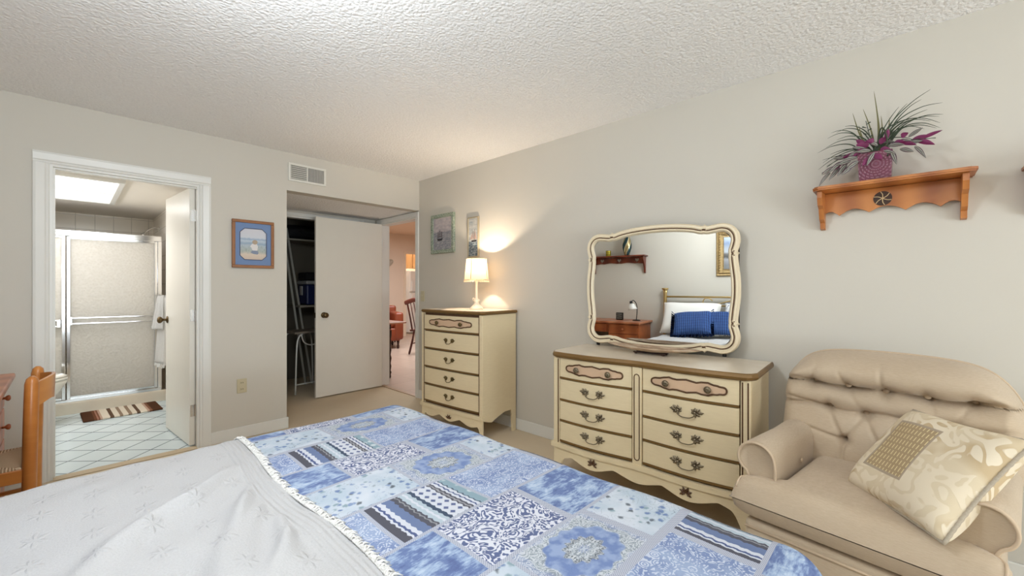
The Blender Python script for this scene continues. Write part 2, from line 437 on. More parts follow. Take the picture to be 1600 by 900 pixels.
# sliding shower enclosure
sh = thing('shower_enclosure', 'chrome framed sliding shower doors with frosted pebbled panes', 'shower enclosure', (0, 5.97, .12))
def mk_frost():
    t = NT('pebbled_glass', .3); t.b.inputs['Transmission Weight'].default_value = .38; t.b.inputs['IOR'].default_value = 1.2
    v = t.vor(t.obj(), 55, 'SMOOTH_F1'); t.col(t.mix(v, lin(232, 226, 214), lin(246, 241, 232))); t.bump(v, .6, .006); return t.done()
M_frost = mk_frost()
FH = 1.68
bm = BM()
add_box(bm, BX0 + .02, .705, -.03, .03, FH - .06, FH, .006); add_box(bm, BX0 + .02, .705, -.03, .03, 0, .028, .004)
add_box(bm, .675, .705, -.029, .029, .028, FH - .06)
add_box(bm, BX0 + .02, .705, -.034, -.03, FH - .05, FH - .035)
obj('frame', bm, M_chrome, sh)
def pane(x0, x1, y):
    bm = BM(); add_box(bm, x0, x1, y - .003, y + .003, .04, FH - .07)
    p = obj('glass_door', bm, M_frost, sh)
    bm = BM()
    w = .022
    add_box(bm, x0 - .004, x0 + w, y - .012, y + .012, .03, FH - .06, .003); add_box(bm, x1 - w, x1 + .004, y - .012, y + .012, .03, FH - .06, .003)
    add_box(bm, x0 + w, x1 - w, y - .011, y + .011, .03, .05); add_box(bm, x0 + w, x1 - w, y - .011, y + .011, FH - .08, FH - .06)
    obj('door_frame', bm, M_chrome, p)
    return p
p1 = pane(-.90, -.02, -.016)
p2 = pane(-.005, .67, .014)
p1b = p1
bm = BM(); add_tube(bm, [(-.88, -.055, .80), (-.05, -.055, .80)], .009, 10); add_tube(bm, [(-.88, -.055, .745), (-.05, -.055, .745)], .009, 10)
add_box(bm, -.075, -.045, -.065, -.028, .735, .812, .004); obj('towel_bar', bm, M_chrome, sh)
bm = BM(); add_tube(bm, [(.02, -.052, .82), (.65, -.052, .82)], .008, 10); add_tube(bm, [(.02, -.052, .765), (.65, -.052, .765)], .008, 10); add_box(bm, .008, .026, -.060, .002, .755, .83); add_box(bm, .645, .663, -.060, .002, .755, .83)
obj('towel_bar', bm, M_chrome, sh)

# shower head and soap dish on the right-hand wall
shd = thing('shower_fitting', 'small chrome shower head on an arm above the enclosure', 'shower head', (BX1, 6.45, 1.93))
bm = BM(); add_tube(bm, smoothcurve([(0, 0, 0), (-.05, 0, .01), (-.10, 0, -.02), (-.125, 0, -.05)], 5), .009, 10); obj('arm', bm, M_chrome, shd, True)
bm = BM(); add_lathe(bm, [(.03, 0), (.03, .004), (.012, .012), (0, .012)], seg=20, M=T(ry=R_(-90))); obj('flange', bm, M_chrome, shd, True)
bm = BM(); add_lathe(bm, [(.010, 0), (.014, .01), (.03, .04), (.032, .05), (0, .05)], seg=20, M=T(-.122, 0, -.045, ry=R_(205))); obj('spray_head', bm, M_chrome, shd, True)
sd = thing('soap_dish', 'chrome wall soap dish seen blurred through the shower door', 'soap dish', (BX1, 6.42, 1.20))
bm = BM(); add_box(bm, -.09, 0, -.07, .07, 0, .012, .004); add_tube(bm, [(-.09, -.07, .03), (-.09, .07, .03)], .005, 8); obj('tray', bm, M_chrome, sd)
bm = BM(); add_box(bm, -.012, 0, -.05, .05, -.03, 0, .004); obj('bracket', bm, M_chrome, sd)

# towel bar + towel behind the door edge
tb = thing('towel_rail', 'chrome wall towel rail holding a white towel by the bathroom door', 'towel rail', (BX1, 5.30, 1.15))
bm = BM(); add_tube(bm, [(-.075, -.22, 0), (-.075, .22, 0)], .009, 10); obj('rail', bm, M_chrome, tb)
for s in (-1, 1):
    bm = BM(); add_tube(bm, [(0, s * .21, 0), (-.08, s * .21, 0)], [.018, .011], 10); obj('post', bm, M_chrome, tb)
def mk_terry():
    t = NT('white_terry', .95, spec=.05); a = t.noise(t.obj(), 220, 2)
    t.col(t.mix(a, lin(222, 220, 216), lin(246, 245, 243))); t.bump(a, .6, .006); return t.done()
M_terry = mk_terry()
def towel_mesh(w, h, ph):
    bm = BM()
    def fn(u, v):
        z = -h * v; spread = .75 + .35 * v
        y = (u - .5) * w * spread
        x = -.018 - .03 * v + .016 * math.sin(u * 15 + ph) * (.4 + v) + .01 * math.sin(u * 29)
        return (x, y, z + .012 * math.sin(u * 6) * v)
    add_grid(bm, 40, 24, fn)
    bmesh.ops.solidify(bm, geom=bm.faces[:], thickness=.008)
    return bm
tw = thing('towel', 'white bath towel hanging down behind the open bathroom door', 'towel', (BX1 - .085, 5.30, 1.165))
obj('cloth', towel_mesh(.44, .66, 0), M_terry, tw, True)
bm = towel_mesh(.34, .33, 1.4); bmesh.ops.translate(bm, verts=bm.verts, vec=(-.022, .02, .002)); obj('hand_towel_layer', bm, M_terry, tw, True)
bm = BM()
for k in range(40):
    u = k / 39; y = (u - .5) * .34 * 1.1; x = -.048 + .016 * math.sin(u * 15) * 1.4
    add_tube(bm, [(x, y, -.655 + .012 * math.sin(u * 6)), (x - .004, y + .003, -.69)], [.003, .002], 4)
obj('fringe', bm, M_terry, tw)

# toilet, bowl tip showing past the left jamb
M_porc = plain('white_porcelain', lin(236, 232, 222), .12, var=.01)
to = thing('toilet', 'white porcelain toilet with closed lid beside the shower curb', 'toilet', (-.42, 5.60, 0))
bm = BM()
def egg(rx, ry, cx, z, n=28):
    return [(cx + rx * math.cos(2 * PI * k / n) * (1.0 if math.cos(2 * PI * k / n) > 0 else .8), ry * math.sin(2 * PI * k / n), z) for k in range(n)]
rings = [egg(.17, .12, .05, 0.0), egg(.16, .11, .05, .12), egg(.24, .15, .12, .28), egg(.28, .18, .14, .385), egg(.275, .175, .14, .40)]
rv = [[bm.verts.new(p) for p in r] for r in rings]
for a, b in zip(rv, rv[1:]):
    for k in range(28): bm.faces.new((a[k], a[(k + 1) % 28], b[(k + 1) % 28], b[k]))
bm.faces.new(rv[-1]); bm.faces.new(rv[0][::-1]); obj('bowl', bm, M_porc, to, True)
bm = BM()
rv = [[bm.verts.new(p) for p in r] for r in (egg(.28, .185, .14, .405), egg(.285, .19, .14, .415), egg(.28, .185, .14, .425))]
for a, b in zip(rv, rv[1:]):
    for k in range(28): bm.faces.new((a[k], a[(k + 1) % 28], b[(k + 1) % 28], b[k]))
bm.faces.new(rv[-1]); bm.faces.new(rv[0][::-1]); obj('seat', bm, M_porc, to, True)
bm = BM()
rv = [[bm.verts.new(p) for p in r] for r in (egg(.275, .18, .14, .430), egg(.28, .185, .14, .44), egg(.25, .16, .14, .452))]
for a, b in zip(rv, rv[1:]):
    for k in range(28): bm.faces.new((a[k], a[(k + 1) % 28], b[(k + 1) % 28], b[k]))
bm.faces.new(rv[-1]); bm.faces.new(rv[0][::-1]); obj('lid', bm, M_porc, to, True)
bm = BM(); add_box(bm, -.32, -.12, -.20, .20, .38, .74, .02, 3); obj('tank', bm, M_porc, to, True, angle=40)
bm = BM(); add_box(bm, -.33, -.11, -.21, .21, .745, .775, .008, 2); obj('tank_lid', bm, M_porc, to, True, angle=40)

# bath mat
def mk_mat():
    t = NT('striped_brown_mat', .95, spec=.05)
    s = t.sep(t.obj())
    u = t.math('DIVIDE', t.math('ADD', s[0], .275), .55)
    u = t.math('ADD', u, t.math('MULTIPLY', t.math('SUBTRACT', t.noise(t.obj(), 90, 2), .5), .012))
    br = lin(84, 56, 40); cr = lin(226, 214, 196); tn = lin(150, 128, 108); dk = lin(104, 82, 66)
    c = t.ramp(u, [(0, br), (.115, lin(110, 72, 52)), (.15, lin(165, 120, 100)), (.17, lin(125, 85, 66)), (.19, lin(190, 160, 140)), (.215, cr), (.31, dk), (.36, cr), (.43, tn), (.475, cr), (.545, tn), (.59, cr), (.66, dk), (.705, cr), (.80, lin(190, 160, 140)), (.83, lin(130, 90, 70)), (.87, br)], 'CONSTANT')
    a = t.noise(t.obj(), 300, 2); t.col(c); t.bump(a, .6, .006); return t.done()
bm = BM(); add_box(bm, -.285, .285, -.20, .20, 0, .018, .008, 2)
mt = obj('bath_mat', bm, mk_mat(), None, loc=(.372, 5.69, .002), rot=(0, 0, R_(2)))
tag(mt, 'brown and cream striped bath mat on the pale blue tiled floor', 'bath mat')

# ------------------------------------------------------------------ closet contents
M_board = plain('grey_painted_board', lin(150, 148, 138), .6)
M_tube_w = plain('white_enamelled_tube', lin(205, 205, 200), .35, .2)
for i, (xb, xt, lab) in enumerate(((2.17, 1.90, 'tall grey shelf board leaning in the closet beside the blue cooler'), (2.08, 1.84, 'narrow grey board leaning at the left side of the closet'))):
    bm = BM(); w = .035 if i else .04
    A = Vector((xb, 5.62 - i * .04, 0)); B = Vector((xt, 5.72 - i * .04, 1.98)); dr = (B - A)
    vs = add_box(bm, -w, w, -.012, .012, 0, dr.length, .002)
    q = dr.to_track_quat('Z', 'Y').to_matrix().to_4x4()
    bmesh.ops.transform(bm, matrix=Matrix.Translation(A + Vector((0, 0, .012))) @ q, verts=bm.verts)
    tag(obj('wooden_board', bm, M_board), lab, 'board')
fc = thing('step_stool', 'white tubular folding stool with flat seat inside the dark closet', 'stool', (1.97, 5.32, 0), R_(8))
M_stoolseat = plain('worn_grey_seat', lin(120, 110, 98), .6)
bm = BM(); add_box(bm, -.20, .22, -.16, .16, .70, .725, .008); obj('seat', bm, M_stoolseat, fc)
for sx in (-1, 1):
    for sy in (-1, 1):
        bm = BM(); add_tube(bm, smoothcurve([(sx * .10, sy * .14, .70), (sx * .15, sy * .15, .66), (sx * .18, sy * .16, .52), (sx * .21, sy * .19, .012)], 5), .010, 8); obj('leg', bm, M_tube_w, fc, True)
bm = BM(); add_tube(bm, [(-.195, -.178, .12), (.195, -.178, .12)], .008, 8); obj('stretcher', bm, M_tube_w, fc)
bm = BM(); add_tube(bm, smoothcurve([(-.12, -.15, .695), (-.09, -.155, .60), (0, -.158, .56), (.09, -.155, .60), (.12, -.15, .695)], 5), .007, 8); obj('brace', bm, M_tube_w, fc, True)
lf = thing('folding_chair', 'white tubular folding chair frame standing folded at the closet wall', 'folding chair', (1.60, 5.60, 0), 0)
bm = BM(); add_tube(bm, smoothcurve([(-.14, 0, .02), (-.14, .02, .6), (-.135, .03, .88), (-.08, .03, .95), (.0, .03, .96), (.08, .03, .95), (.135, .03, .88), (.14, .02, .6), (.14, 0, .02)], 5), .011, 8); obj('frame', bm, M_tube_w, lf, True)
bm = BM(); add_tube(bm, [(-.17, .05, .02), (-.15, .05, .75)], .010, 8); obj('leg', bm, M_tube_w, lf)
bm = BM(); add_tube(bm, [(.17, .05, .02), (.15, .05, .75)], .010, 8); obj('leg', bm, M_tube_w, lf)
bm = BM(); add_box(bm, -.13, .13, .0, .02, .70, .86, .005); obj('backrest', bm, plain('black_vinyl', lin(28, 28, 30), .5), lf)
bm = BM(); add_box(bm, -.13, .13, .045, .065, .30, .62, .005); obj('seat', bm, plain('black_vinyl_seat', lin(28, 28, 30), .5), lf)
ck = thing('cooler', 'dark blue plastic cooler with pale lid on a closet shelf', 'cooler', (2.33, 5.78, 1.02))
bm = BM(); add_box(bm, -.22, .22, -.15, .15, 0, .26, .02); obj('body', bm, plain('blue_plastic', lin(24, 38, 92), .4), ck)
bm = BM(); add_box(bm, -.23, .23, -.16, .16, .262, .31, .015); obj('lid', bm, plain('pale_plastic', lin(176, 178, 180), .4), ck)
bm = BM(); add_box(bm, -.24, -.225, -.04, .04, .12, .24, .005); obj('handle', bm, plain('pale_handle', lin(176, 178, 180), .4), ck)
bm = BM(); add_box(bm, 2.0, XR - .02, 5.55, 6.08, .99, 1.015); add_box(bm, 1.36, XR - .02, 5.65, 6.08, 1.84, 1.86)
struct('closet_shelf', bm, plain('closet_shelf_paint', lin(150, 144, 130), .6))
bm = BM(); add_box(bm, -.22, .22, -.14, .14, 0, .11, .03, 3); tag(obj('bag', bm, plain('black_canvas', lin(16, 16, 20), .8), loc=(2.33, 5.80, 1.332)), 'black bag lying on top of the blue cooler', 'bag')
lb = thing('duffel_bag', 'long black duffel bag lying on the top closet shelf', 'bag', (2.22, 5.83, 1.862))
bm = BM(); add_tube(bm, smoothcurve([(-.36, 0, .07), (-.34, 0, .085), (-.2, 0, .10), (0, 0, .105), (.2, 0, .10), (.34, 0, .085), (.36, 0, .07)], 4), [.03, .06, .075, .082, .088, .09, .092, .094, .095, .095, .095, .096, .096, .096, .096, .095, .094, .092, .09, .085, .08, .07, .06, .045, .03], 16, flat=1.0); obj('body', bm, plain('black_nylon', lin(14, 13, 16), .8), lb, True)
bm = BM(); add_tube(bm, smoothcurve([(-.15, -.09, .12), (-.10, -.13, .05), (.10, -.13, .05), (.15, -.09, .12)], 5), .008, 6); obj('strap', bm, plain('black_strap', lin(20, 20, 22), .8), lb, True)
# ------------------------------------------------------------------ dining room and kitchen beyond the doorway
bm = BM(); add_box(bm, XR + .04, 9.5, 3.2, 12.2, -.1, .001); struct('floor_dining', bm, M_dtile)
bm = BM(); add_box(bm, XR + .0, XR + .05, 4.066, 4.845, 0, .008, .002); struct('trim_6', bm, plain('threshold_strip', lin(176, 148, 118), .5))
bm = BM(); add_box(bm, 2.83, 5.96, 9.40, 9.52, 0, 2.65); add_box(bm, 5.96, 9.5, 9.40, 9.52, 2.12, 2.65); add_box(bm, 7.4, 9.5, 9.40, 9.52, 0, 2.12)
struct('wall_dining_far', bm, M_wallpeach)
bm = BM(); add_box(bm, 2.83, 2.95, 6.2, 9.4, 0, 2.65); add_box(bm, 2.83, 9.5, 3.1, 3.2, 0, 2.65); add_box(bm, 9.5, 9.6, 3.1, 12.2, 0, 2.65)
struct('wall_dining_side', bm, M_wallpeach)
bm = BM(); add_box(bm, 2.83, 9.5, 12.1, 12.2, 0, 2.65); struct('wall_kitchen', bm, mk_wall('kitchen_wall_paint', lin(236, 226, 206)))
bm = BM(); add_box(bm, 2.7, 9.5, 3.1, 12.2, 2.60, 2.7); struct('ceiling_dining', bm, mk_wall('dining_ceiling_paint', lin(230, 204, 180)))
bm = BM(); add_box(bm, 5.90, 5.965, 9.385, 9.40, 0, 2.115); add_box(bm, 5.90, 7.46, 9.385, 9.40, 2.115, 2.18); add_box(bm, 2.96, 5.9, 9.388, 9.40, 0, .09)
struct('trim_7', bm, plain('dining_trim', lin(232, 214, 190), .4))
M_oak = wood('honey_oak', lin(196, 158, 108), lin(220, 188, 140), (8, 1, 1))
M_fridge = plain('white_enamel', lin(232, 228, 220), .25, var=.01)
fr = thing('refrigerator', 'white two-door refrigerator in the kitchen beyond the doorway', 'refrigerator', (6.66, 10.05, 0))
bm = BM(); add_box(bm, -.36, .36, -.30, .34, .04, 1.70, .01); obj('body', bm, M_fridge, fr)
bm = BM(); add_box(bm, -.36, .36, -.35, -.305, .10, 1.115, .012); f1 = obj('door', bm, M_fridge, fr)
bm = BM(); add_box(bm, -.36, .36, -.35, -.305, 1.135, 1.69, .012); f2 = obj('freezer_door', bm, M_fridge, fr)
bm = BM(); add_box(bm, -.33, -.305, -.385, -.352, .70, 1.08, .006); obj('handle', bm, M_fridge, f1)
bm = BM(); add_box(bm, -.33, -.305, -.385, -.352, 1.16, 1.42, .006); obj('handle', bm, M_fridge, f2)
for i, (x, lab) in enumerate(((6.12, 'honey oak wall cabinet above the kitchen counter'), (6.58, 'honey oak wall cabinet over the white refrigerator'))):
    c = thing('kitchen_cabinet', lab, 'cabinet', (x, 10.30, 1.78))
    bm = BM(); add_box(bm, 0, .45, -.26, .06, 0, .50, .004); obj('body', bm, M_oak, c)
    bm = BM(); add_box(bm, .01, .44, -.28, -.262, .01, .49, .004); dd = obj('door', bm, M_oak, c)
    bm = BM(); add_lathe(bm, [(.008, 0), (.014, .012), (0, .02)], seg=12, M=T(.40, -.28, .06, rx=R_(90))); obj('knob', bm, M_brass, dd)
lc = thing('base_cabinet', 'oak kitchen base cabinet with pale worktop left of the refrigerator', 'cabinet', (6.0, 10.5, 0))
bm = BM(); add_box(bm, -.4, .28, -.28, .3, .08, .86, .004); obj('body', bm, M_oak, lc)
bm = BM(); add_box(bm, -.4, .28, -.22, .3, 0, .08); obj('toe_kick', bm, M_dark, lc)
bm = BM(); add_box(bm, -.42, .29, -.30, .32, .862, .90, .005); obj('worktop', bm, plain('cream_laminate', lin(230, 222, 204), .3), lc)
mw = thing('microwave', 'pale countertop microwave with dark window beside the refrigerator', 'microwave', (6.06, 10.45, .902))
bm = BM(); add_box(bm, -.24, .20, -.2, .2, 0, .28, .01); obj('body', bm, M_fridge, mw)
bm = BM(); add_box(bm, -.20, .10, -.206, -.201, .04, .24, .004); obj('door', bm, plain('dark_glass', lin(40, 34, 30), .15), mw)
wo = thing('wall_oven', 'white wall unit with dark window high above the counter', 'oven hood', (6.06, 10.5, 1.30))
bm = BM(); add_box(bm, -.3, .22, -.2, .1, 0, .24, .01); obj('body', bm, M_fridge, wo)
bm = BM(); add_box(bm, -.2, .12, -.206, -.201, .05, .20, .004); obj('window', bm, plain('smoked_glass', lin(96, 84, 66), .2), wo)

M_cherry = wood('red_cherry_wood', lin(64, 26, 18), lin(104, 46, 30), (1, 1, 6))
M_darkwood = wood('dark_walnut', lin(34, 20, 16), lin(62, 38, 28), (1, 1, 6))
# side table with turned leg
st = thing('side_table', 'dark wood table with turned legs just beyond the doorway', 'table', (2.92, 5.50, 0), 0)
ZT = .765
bm = BM(); add_box(bm, -.05, .33, -.40, .34, ZT - .022, ZT, .006); obj('tabletop', bm, wood('reddish_tabletop', lin(150, 98, 74), lin(190, 140, 112), (1, 6, 1)), st)
bm = BM(); add_box(bm, -.04, .13, -.33, .28, ZT - .10, ZT - .023, .003); obj('apron', bm, M_darkwood, st)
tp = [(.016, 0), (.024, .015), (.020, .05), (.030, .075), (.018, .10), (.028, .16), (.018, .20), (.030, .27), (.018, .32), (.028, .38), (.018, .43), (.030, .49), (.020, .53), (.030, .58), (.030, ZT - .11)]
for x in (-.02, .115):
    for y in (-.31, .26):
        bm = BM(); add_lathe(bm, tp, (x, y, .001), 14); obj('leg', bm, M_darkwood, st, True)
gl = thing('hurricane_lamp', 'pale glass lamp with dark cap standing on a stand past the dining table', 'lamp', (4.97, 8.69, .58))
bm = BM(); add_lathe(bm, [(.05, 0), (.055, .02), (.03, .05), (.03, .07)], seg=16); obj('base', bm, M_darkwood, gl, True)
bm = BM(); add_lathe(bm, [(.03, .07), (.085, .12), (.10, .19), (.085, .26), (.04, .30)], seg=20); obj('globe', bm, plain('pale_glass', lin(222, 212, 196), .2), gl, True)
bm = BM(); add_lathe(bm, [(.042, .30), (.045, .33), (.03, .36), (0, .37)], seg=16); obj('cap', bm, M_black, gl, True)
ls = thing('lamp_stand', 'dark small stand carrying the pale glass lamp in the far room', 'stand', (4.97, 8.69, 0))
bm = BM(); add_box(bm, -.2, .2, -.2, .2, .545, .5795, .004); obj('top', bm, M_darkwood, ls)
for sx in (-1, 1):
    for sy in (-1, 1):
        bm = BM(); add_tube(bm, [(sx * .16, sy * .16, 0), (sx * .16, sy * .16, .545)], .02, 8); obj('leg', bm, M_darkwood, ls)
M_rust = plain('rust_leather', lin(128, 60, 34), .4, var=.12)
rc = thing('leather_armchair', 'rust orange leather armchair on short dark legs in the dining room', 'armchair', (4.46, 7.98, 0), R_(-20))
bm = BM(); add_box(bm, -.38, .34, -.36, .36, .16, .42, .03, 3); obj('seat_base', bm, M_rust, rc, True, angle=50)
bm = BM(); add_box(bm, -.30, .26, -.30, .30, .42, .56, .04, 3); obj('seat_cushion', bm, M_rust, rc, True, angle=50)
bm = BM(); add_box(bm, .22, .40, -.38, .38, .18, .74, .05, 3); obj('arm', bm, M_rust, rc, True, angle=50)
bm = BM(); add_box(bm, -.44, -.28, -.38, .38, .18, .66, .05, 3); obj('arm', bm, M_rust, rc, True, angle=50)
bm = BM(); add_box(bm, -.40, .38, .26, .42, .2, .86, .05, 3); obj('backrest', bm, M_rust, rc, True, angle=50)
for sx in (-.30, .30):
    for sy in (-.3, .3):
        bm = BM(); add_lathe(bm, [(.018, 0), (.03, .05), (.02, .08), (.032, .165)], (sx, sy, 0), 12); obj('leg', bm, M_darkwood, rc, True)
# dining chair with spindle back
wc = thing('dining_chair', 'red-brown wooden dining chair with slatted back seen past the doorway', 'dining chair', (4.62, 6.62, 0), R_(110))
bm = BM(); add_box(bm, -.21, .21, -.20, .20, .43, .465, .012); obj('seat', bm, M_cherry, wc)
for sx in (-1, 1):
    for sy in (-1, 1):
        bm = BM(); add_tube(bm, smoothcurve([(sx * .15, sy * .14, .43), (sx * .17, sy * .165, .25), (sx * .21, sy * .21, 0.004)], 5), [.016] * 5 + [.02] * 5 + [.014], 10); obj('leg', bm, M_cherry, wc, True)
for s in (-1, 1):
    bm = BM(); add_tube(bm, smoothcurve([(s * .17, .17, .46), (s * .18, .22, .7), (s * .20, .29, 1.0)], 5), .015, 10); obj('back_post', bm, M_cherry, wc, True)
bm = BM(); add_tube(bm, smoothcurve([(-.23, .29, .96), (-.1, .31, 1.0), (0, .315, 1.02), (.1, .31, 1.0), (.23, .29, .96)], 6), [.03] * 25, 10, flat=1.4); obj('crest_rail', bm, M_cherry, wc, True)
for k in range(4):
    x = -.105 + .07 * k
    bm = BM(); add_tube(bm, [(x * .9, .17, .46), (x, .235, .72), (x * 1.05, .30, .97)], .008, 8); obj('spindle', bm, M_cherry, wc, True)
bm = BM(); add_tube(bm, [(-.18, 0, .2), (.18, 0, .2)], .010, 8); add_tube(bm, [(-.185, -.18, .2), (-.185, .18, .2)], .010, 8); add_tube(bm, [(.185, -.18, .2), (.185, .18, .2)], .010, 8); obj('stretcher', bm, M_cherry, wc)
# woven leaf ornament on the far peach wall
wo2 = thing('wall_ornament', 'grey oval woven wall ornament high on the peach wall beyond the doorway', 'wall decoration', (5.44, 9.398, 1.84))
bm = BM(); add_prism(bm, [(.17 * math.cos(a) * math.cos(.5) - .085 * math.sin(a) * math.sin(.5), .17 * math.cos(a) * math.sin(.5) + .085 * math.sin(a) * math.cos(.5)) for a in [2 * PI * k / 28 for k in range(28)]], 'y', -.02, 0); obj('leaf', bm, plain('grey_woven_reed', lin(172, 162, 144), .7), wo2)
bm = BM()
for k in range(-3, 4): add_tube(bm, [(-.15 * math.cos(.5), -.022, -.15 * math.sin(.5)), (.02 * k * -.5, -.026, .018 * k), (.15 * math.cos(.5), -.022, .15 * math.sin(.5))], .003, 5)
obj('ribs', bm, plain('pale_reed', lin(204, 196, 180), .7), wo2)

# ------------------------------------------------------------------ wall things
def mk_white(name='white_enamel_metal'): return plain(name, lin(222, 220, 212), .4, var=.02)
vt = thing('air_vent', 'white wall air register above the alcove opening', 'air vent', (1.504, YF, 2.268))
Mv = mk_white()
bm = BM()
for a in ((-.165, .165, .062, .080), (-.165, .165, -.080, -.062), (-.165, -.145, -.062, .062), (.145, .165, -.062, .062), (-.008, .004, -.062, .062)):
    add_box(bm, a[0], a[1], -.012, 0, a[2], a[3], .002)
obj('frame', bm, Mv, vt)
bm = BM(); add_box(bm, -.145, .145, -.002, -.0005, -.062, .062); obj('backing', bm, M_dark, vt)
bm = BM()
for k in range(12): x = -.140 + k * .0113; add_box(bm, x, x + .003, -.008, -.003, -.062, .062)
for k in range(7): z = -.055 + k * .017; add_box(bm, -.145, -.008, -.010, -.006, z, z + .005)
obj('louvre_grid', bm, Mv, vt)
bm = BM()
for k in range(14): x = .010 + k * .0097; add_box(bm, x, x + .0055, -.009, -.003, -.062, .062)
obj('slats', bm, plain('grey_slats', lin(190, 188, 182), .4), vt)

# framed picture on the far wall
M_wframe = wood('brown_picture_frame', lin(104, 66, 36), lin(150, 100, 60), (4, 4, 4), .35)
fp = thing('framed_picture', 'wood framed print of a small seated child by the sea, blue octagonal mat', 'picture', (1.066, YF - .002, 1.60))
w, h, fw = .155, .198, .024
bm = BM()
for a in ((-w, w, h - fw, h), (-w, w, -h, -h + fw), (-w, -w + fw, -h + fw, h - fw), (w - fw, w, -h + fw, h - fw)): add_box(bm, a[0], a[1], -.022, 0, a[2], a[3], .004)
obj('frame', bm, M_wframe, fp)
bm = BM(); ww, hh = w - fw, h - fw; ow, oh, cc = .098, .130, .034
outer = [(-ww, -hh), (ww, -hh), (ww, hh), (-ww, hh)]
inner = [(-ow, -oh + cc), (-ow + cc, -oh), (ow - cc, -oh), (ow, -oh + cc), (ow, oh - cc), (ow - cc, oh), (-ow + cc, oh), (-ow, oh - cc)]
O = [bm.verts.new((p[0], -.012, p[1])) for p in outer]; I = [bm.verts.new((p[0], -.012, p[1])) for p in inner]; I2 = [bm.verts.new((p[0], -.008, p[1])) for p in inner]
for q in ((O[0], O[1], I[2], I[1]), (O[1], I[3], I[2]), (O[1], O[2], I[4], I[3]), (O[2], I[5], I[4]), (O[2], O[3], I[6], I[5]), (O[3], I[7], I[6]), (O[3], O[0], I[0], I[7]), (O[0], I[1], I[0])): bm.faces.new(q)
for k in range(8): bm.faces.new((I[k], I[(k + 1) % 8], I2[(k + 1) % 8], I2[k]))
obj('mat_board', bm, plain('blue_mat_board', lin(112, 136, 176), .8, var=.04), fp)
bm = BM(); add_tube(bm, [(p[0], -.0125, p[1]) for p in inner], .003, 6, True); obj('mat_bevel', bm, plain('dark_blue_bevel', lin(78, 84, 110), .7), fp)
def mk_seaprint():
    t = NT('seaside_print', .7)
    s = t.sep(t.obj()); z = t.math('DIVIDE', t.math('ADD', s[2], .13), .26); z = t.math('ADD', z, t.math('MULTIPLY', t.math('SUBTRACT', t.noise(t.obj(), 40, 4), .5), .08))
    base = t.ramp(z, [(0, lin(206, 188, 172)), (.18, lin(214, 198, 182)), (.27, lin(176, 182, 176)), (.45, lin(178, 190, 200)), (.52, lin(146, 166, 188)), (.60, lin(188, 200, 210)), (.66, lin(150, 170, 194)), (.71, lin(204, 208, 216)), (.9, lin(206, 206, 214))])
    g = t.noise(t.map(t.obj(), (260, 1, 30)), 1, 3)
    m = t.math('MULTIPLY', t.step(g, .55, .05), t.math('MULTIPLY', t.step(z, .22, .04), t.math('SUBTRACT', 1, t.step(z, .46, .05))))
    t.col(t.mix(t.math('MULTIPLY', m, .6), base, lin(130, 142, 132))); return t.done()
bm = BM(); add_prism(bm, inner, 'y', -.008, -.004); pr = obj('print', bm, mk_seaprint(), fp)
# small figure painted on the print (flat cut shapes lying on the paper)
def ell(cx, cz, rx, rz, n=18): return [(cx + rx * math.cos(2 * PI * k / n), cz + rz * math.sin(2 * PI * k / n)) for k in range(n)]
bm = BM(); add_prism(bm, ell(.012, .018, .020, .019), 'y', -.0088, -.008); obj('painted_hat', bm, plain('straw_hat_paint', lin(176, 158, 138), .8), pr)
bm = BM(); add_prism(bm, [(-.010, .004), (-.024, -.022), (-.014, -.028), (-.006, -.052), (.030, -.052), (.034, -.014), (.026, .003)], 'y', -.0086, -.008); obj('painted_shirt', bm, plain('white_shirt_paint', lin(222, 218, 216), .8), pr)
bm = BM(); add_prism(bm, [(-.008, -.052), (-.020, -.070), (.0, -.080), (.03, -.084), (.040, -.072), (.030, -.052)], 'y', -.0086, -.008); obj('painted_shorts', bm, plain('slate_shorts_paint', lin(128, 138, 158), .8), pr)

# outlets and switch
M_ivory = plain('ivory_plastic', lin(196, 186, 156), .4, var=.02)
ou = thing('wall_outlet', 'ivory double wall outlet low on the far wall by the bathroom door', 'outlet', (.985, YF, .43))
bm = BM(); add_box(bm, -.036, .036, -.006, 0, -.058, .058, .003); obj('cover_plate', bm, M_ivory, ou)
for z in (-.026, .026):
    bm = BM(); add_box(bm, -.016, .016, -.009, -.006, z - .014, z + .014, .002); s_ = obj('socket', bm, M_ivory, ou)
    bm = BM(); add_box(bm, -.008, -.005, -.0095, -.009, z - .006, z + .006); add_box(bm, .005, .008, -.0095, -.009, z - .006, z + .006); obj('slot', bm, M_dark, s_)
sw = thing('light_switch', 'ivory light switch plate on the right wall beside the hallway doorway', 'light switch', (XR, 3.925, 1.145))
bm = BM(); add_box(bm, -.006, 0, -.036, .036, -.058, .058, .003); obj('cover_plate', bm, M_ivory, sw)
bm = BM(); add_box(bm, -.016, -.006, -.005, .005, -.004, .014, .002); obj('toggle', bm, M_ivory, sw)

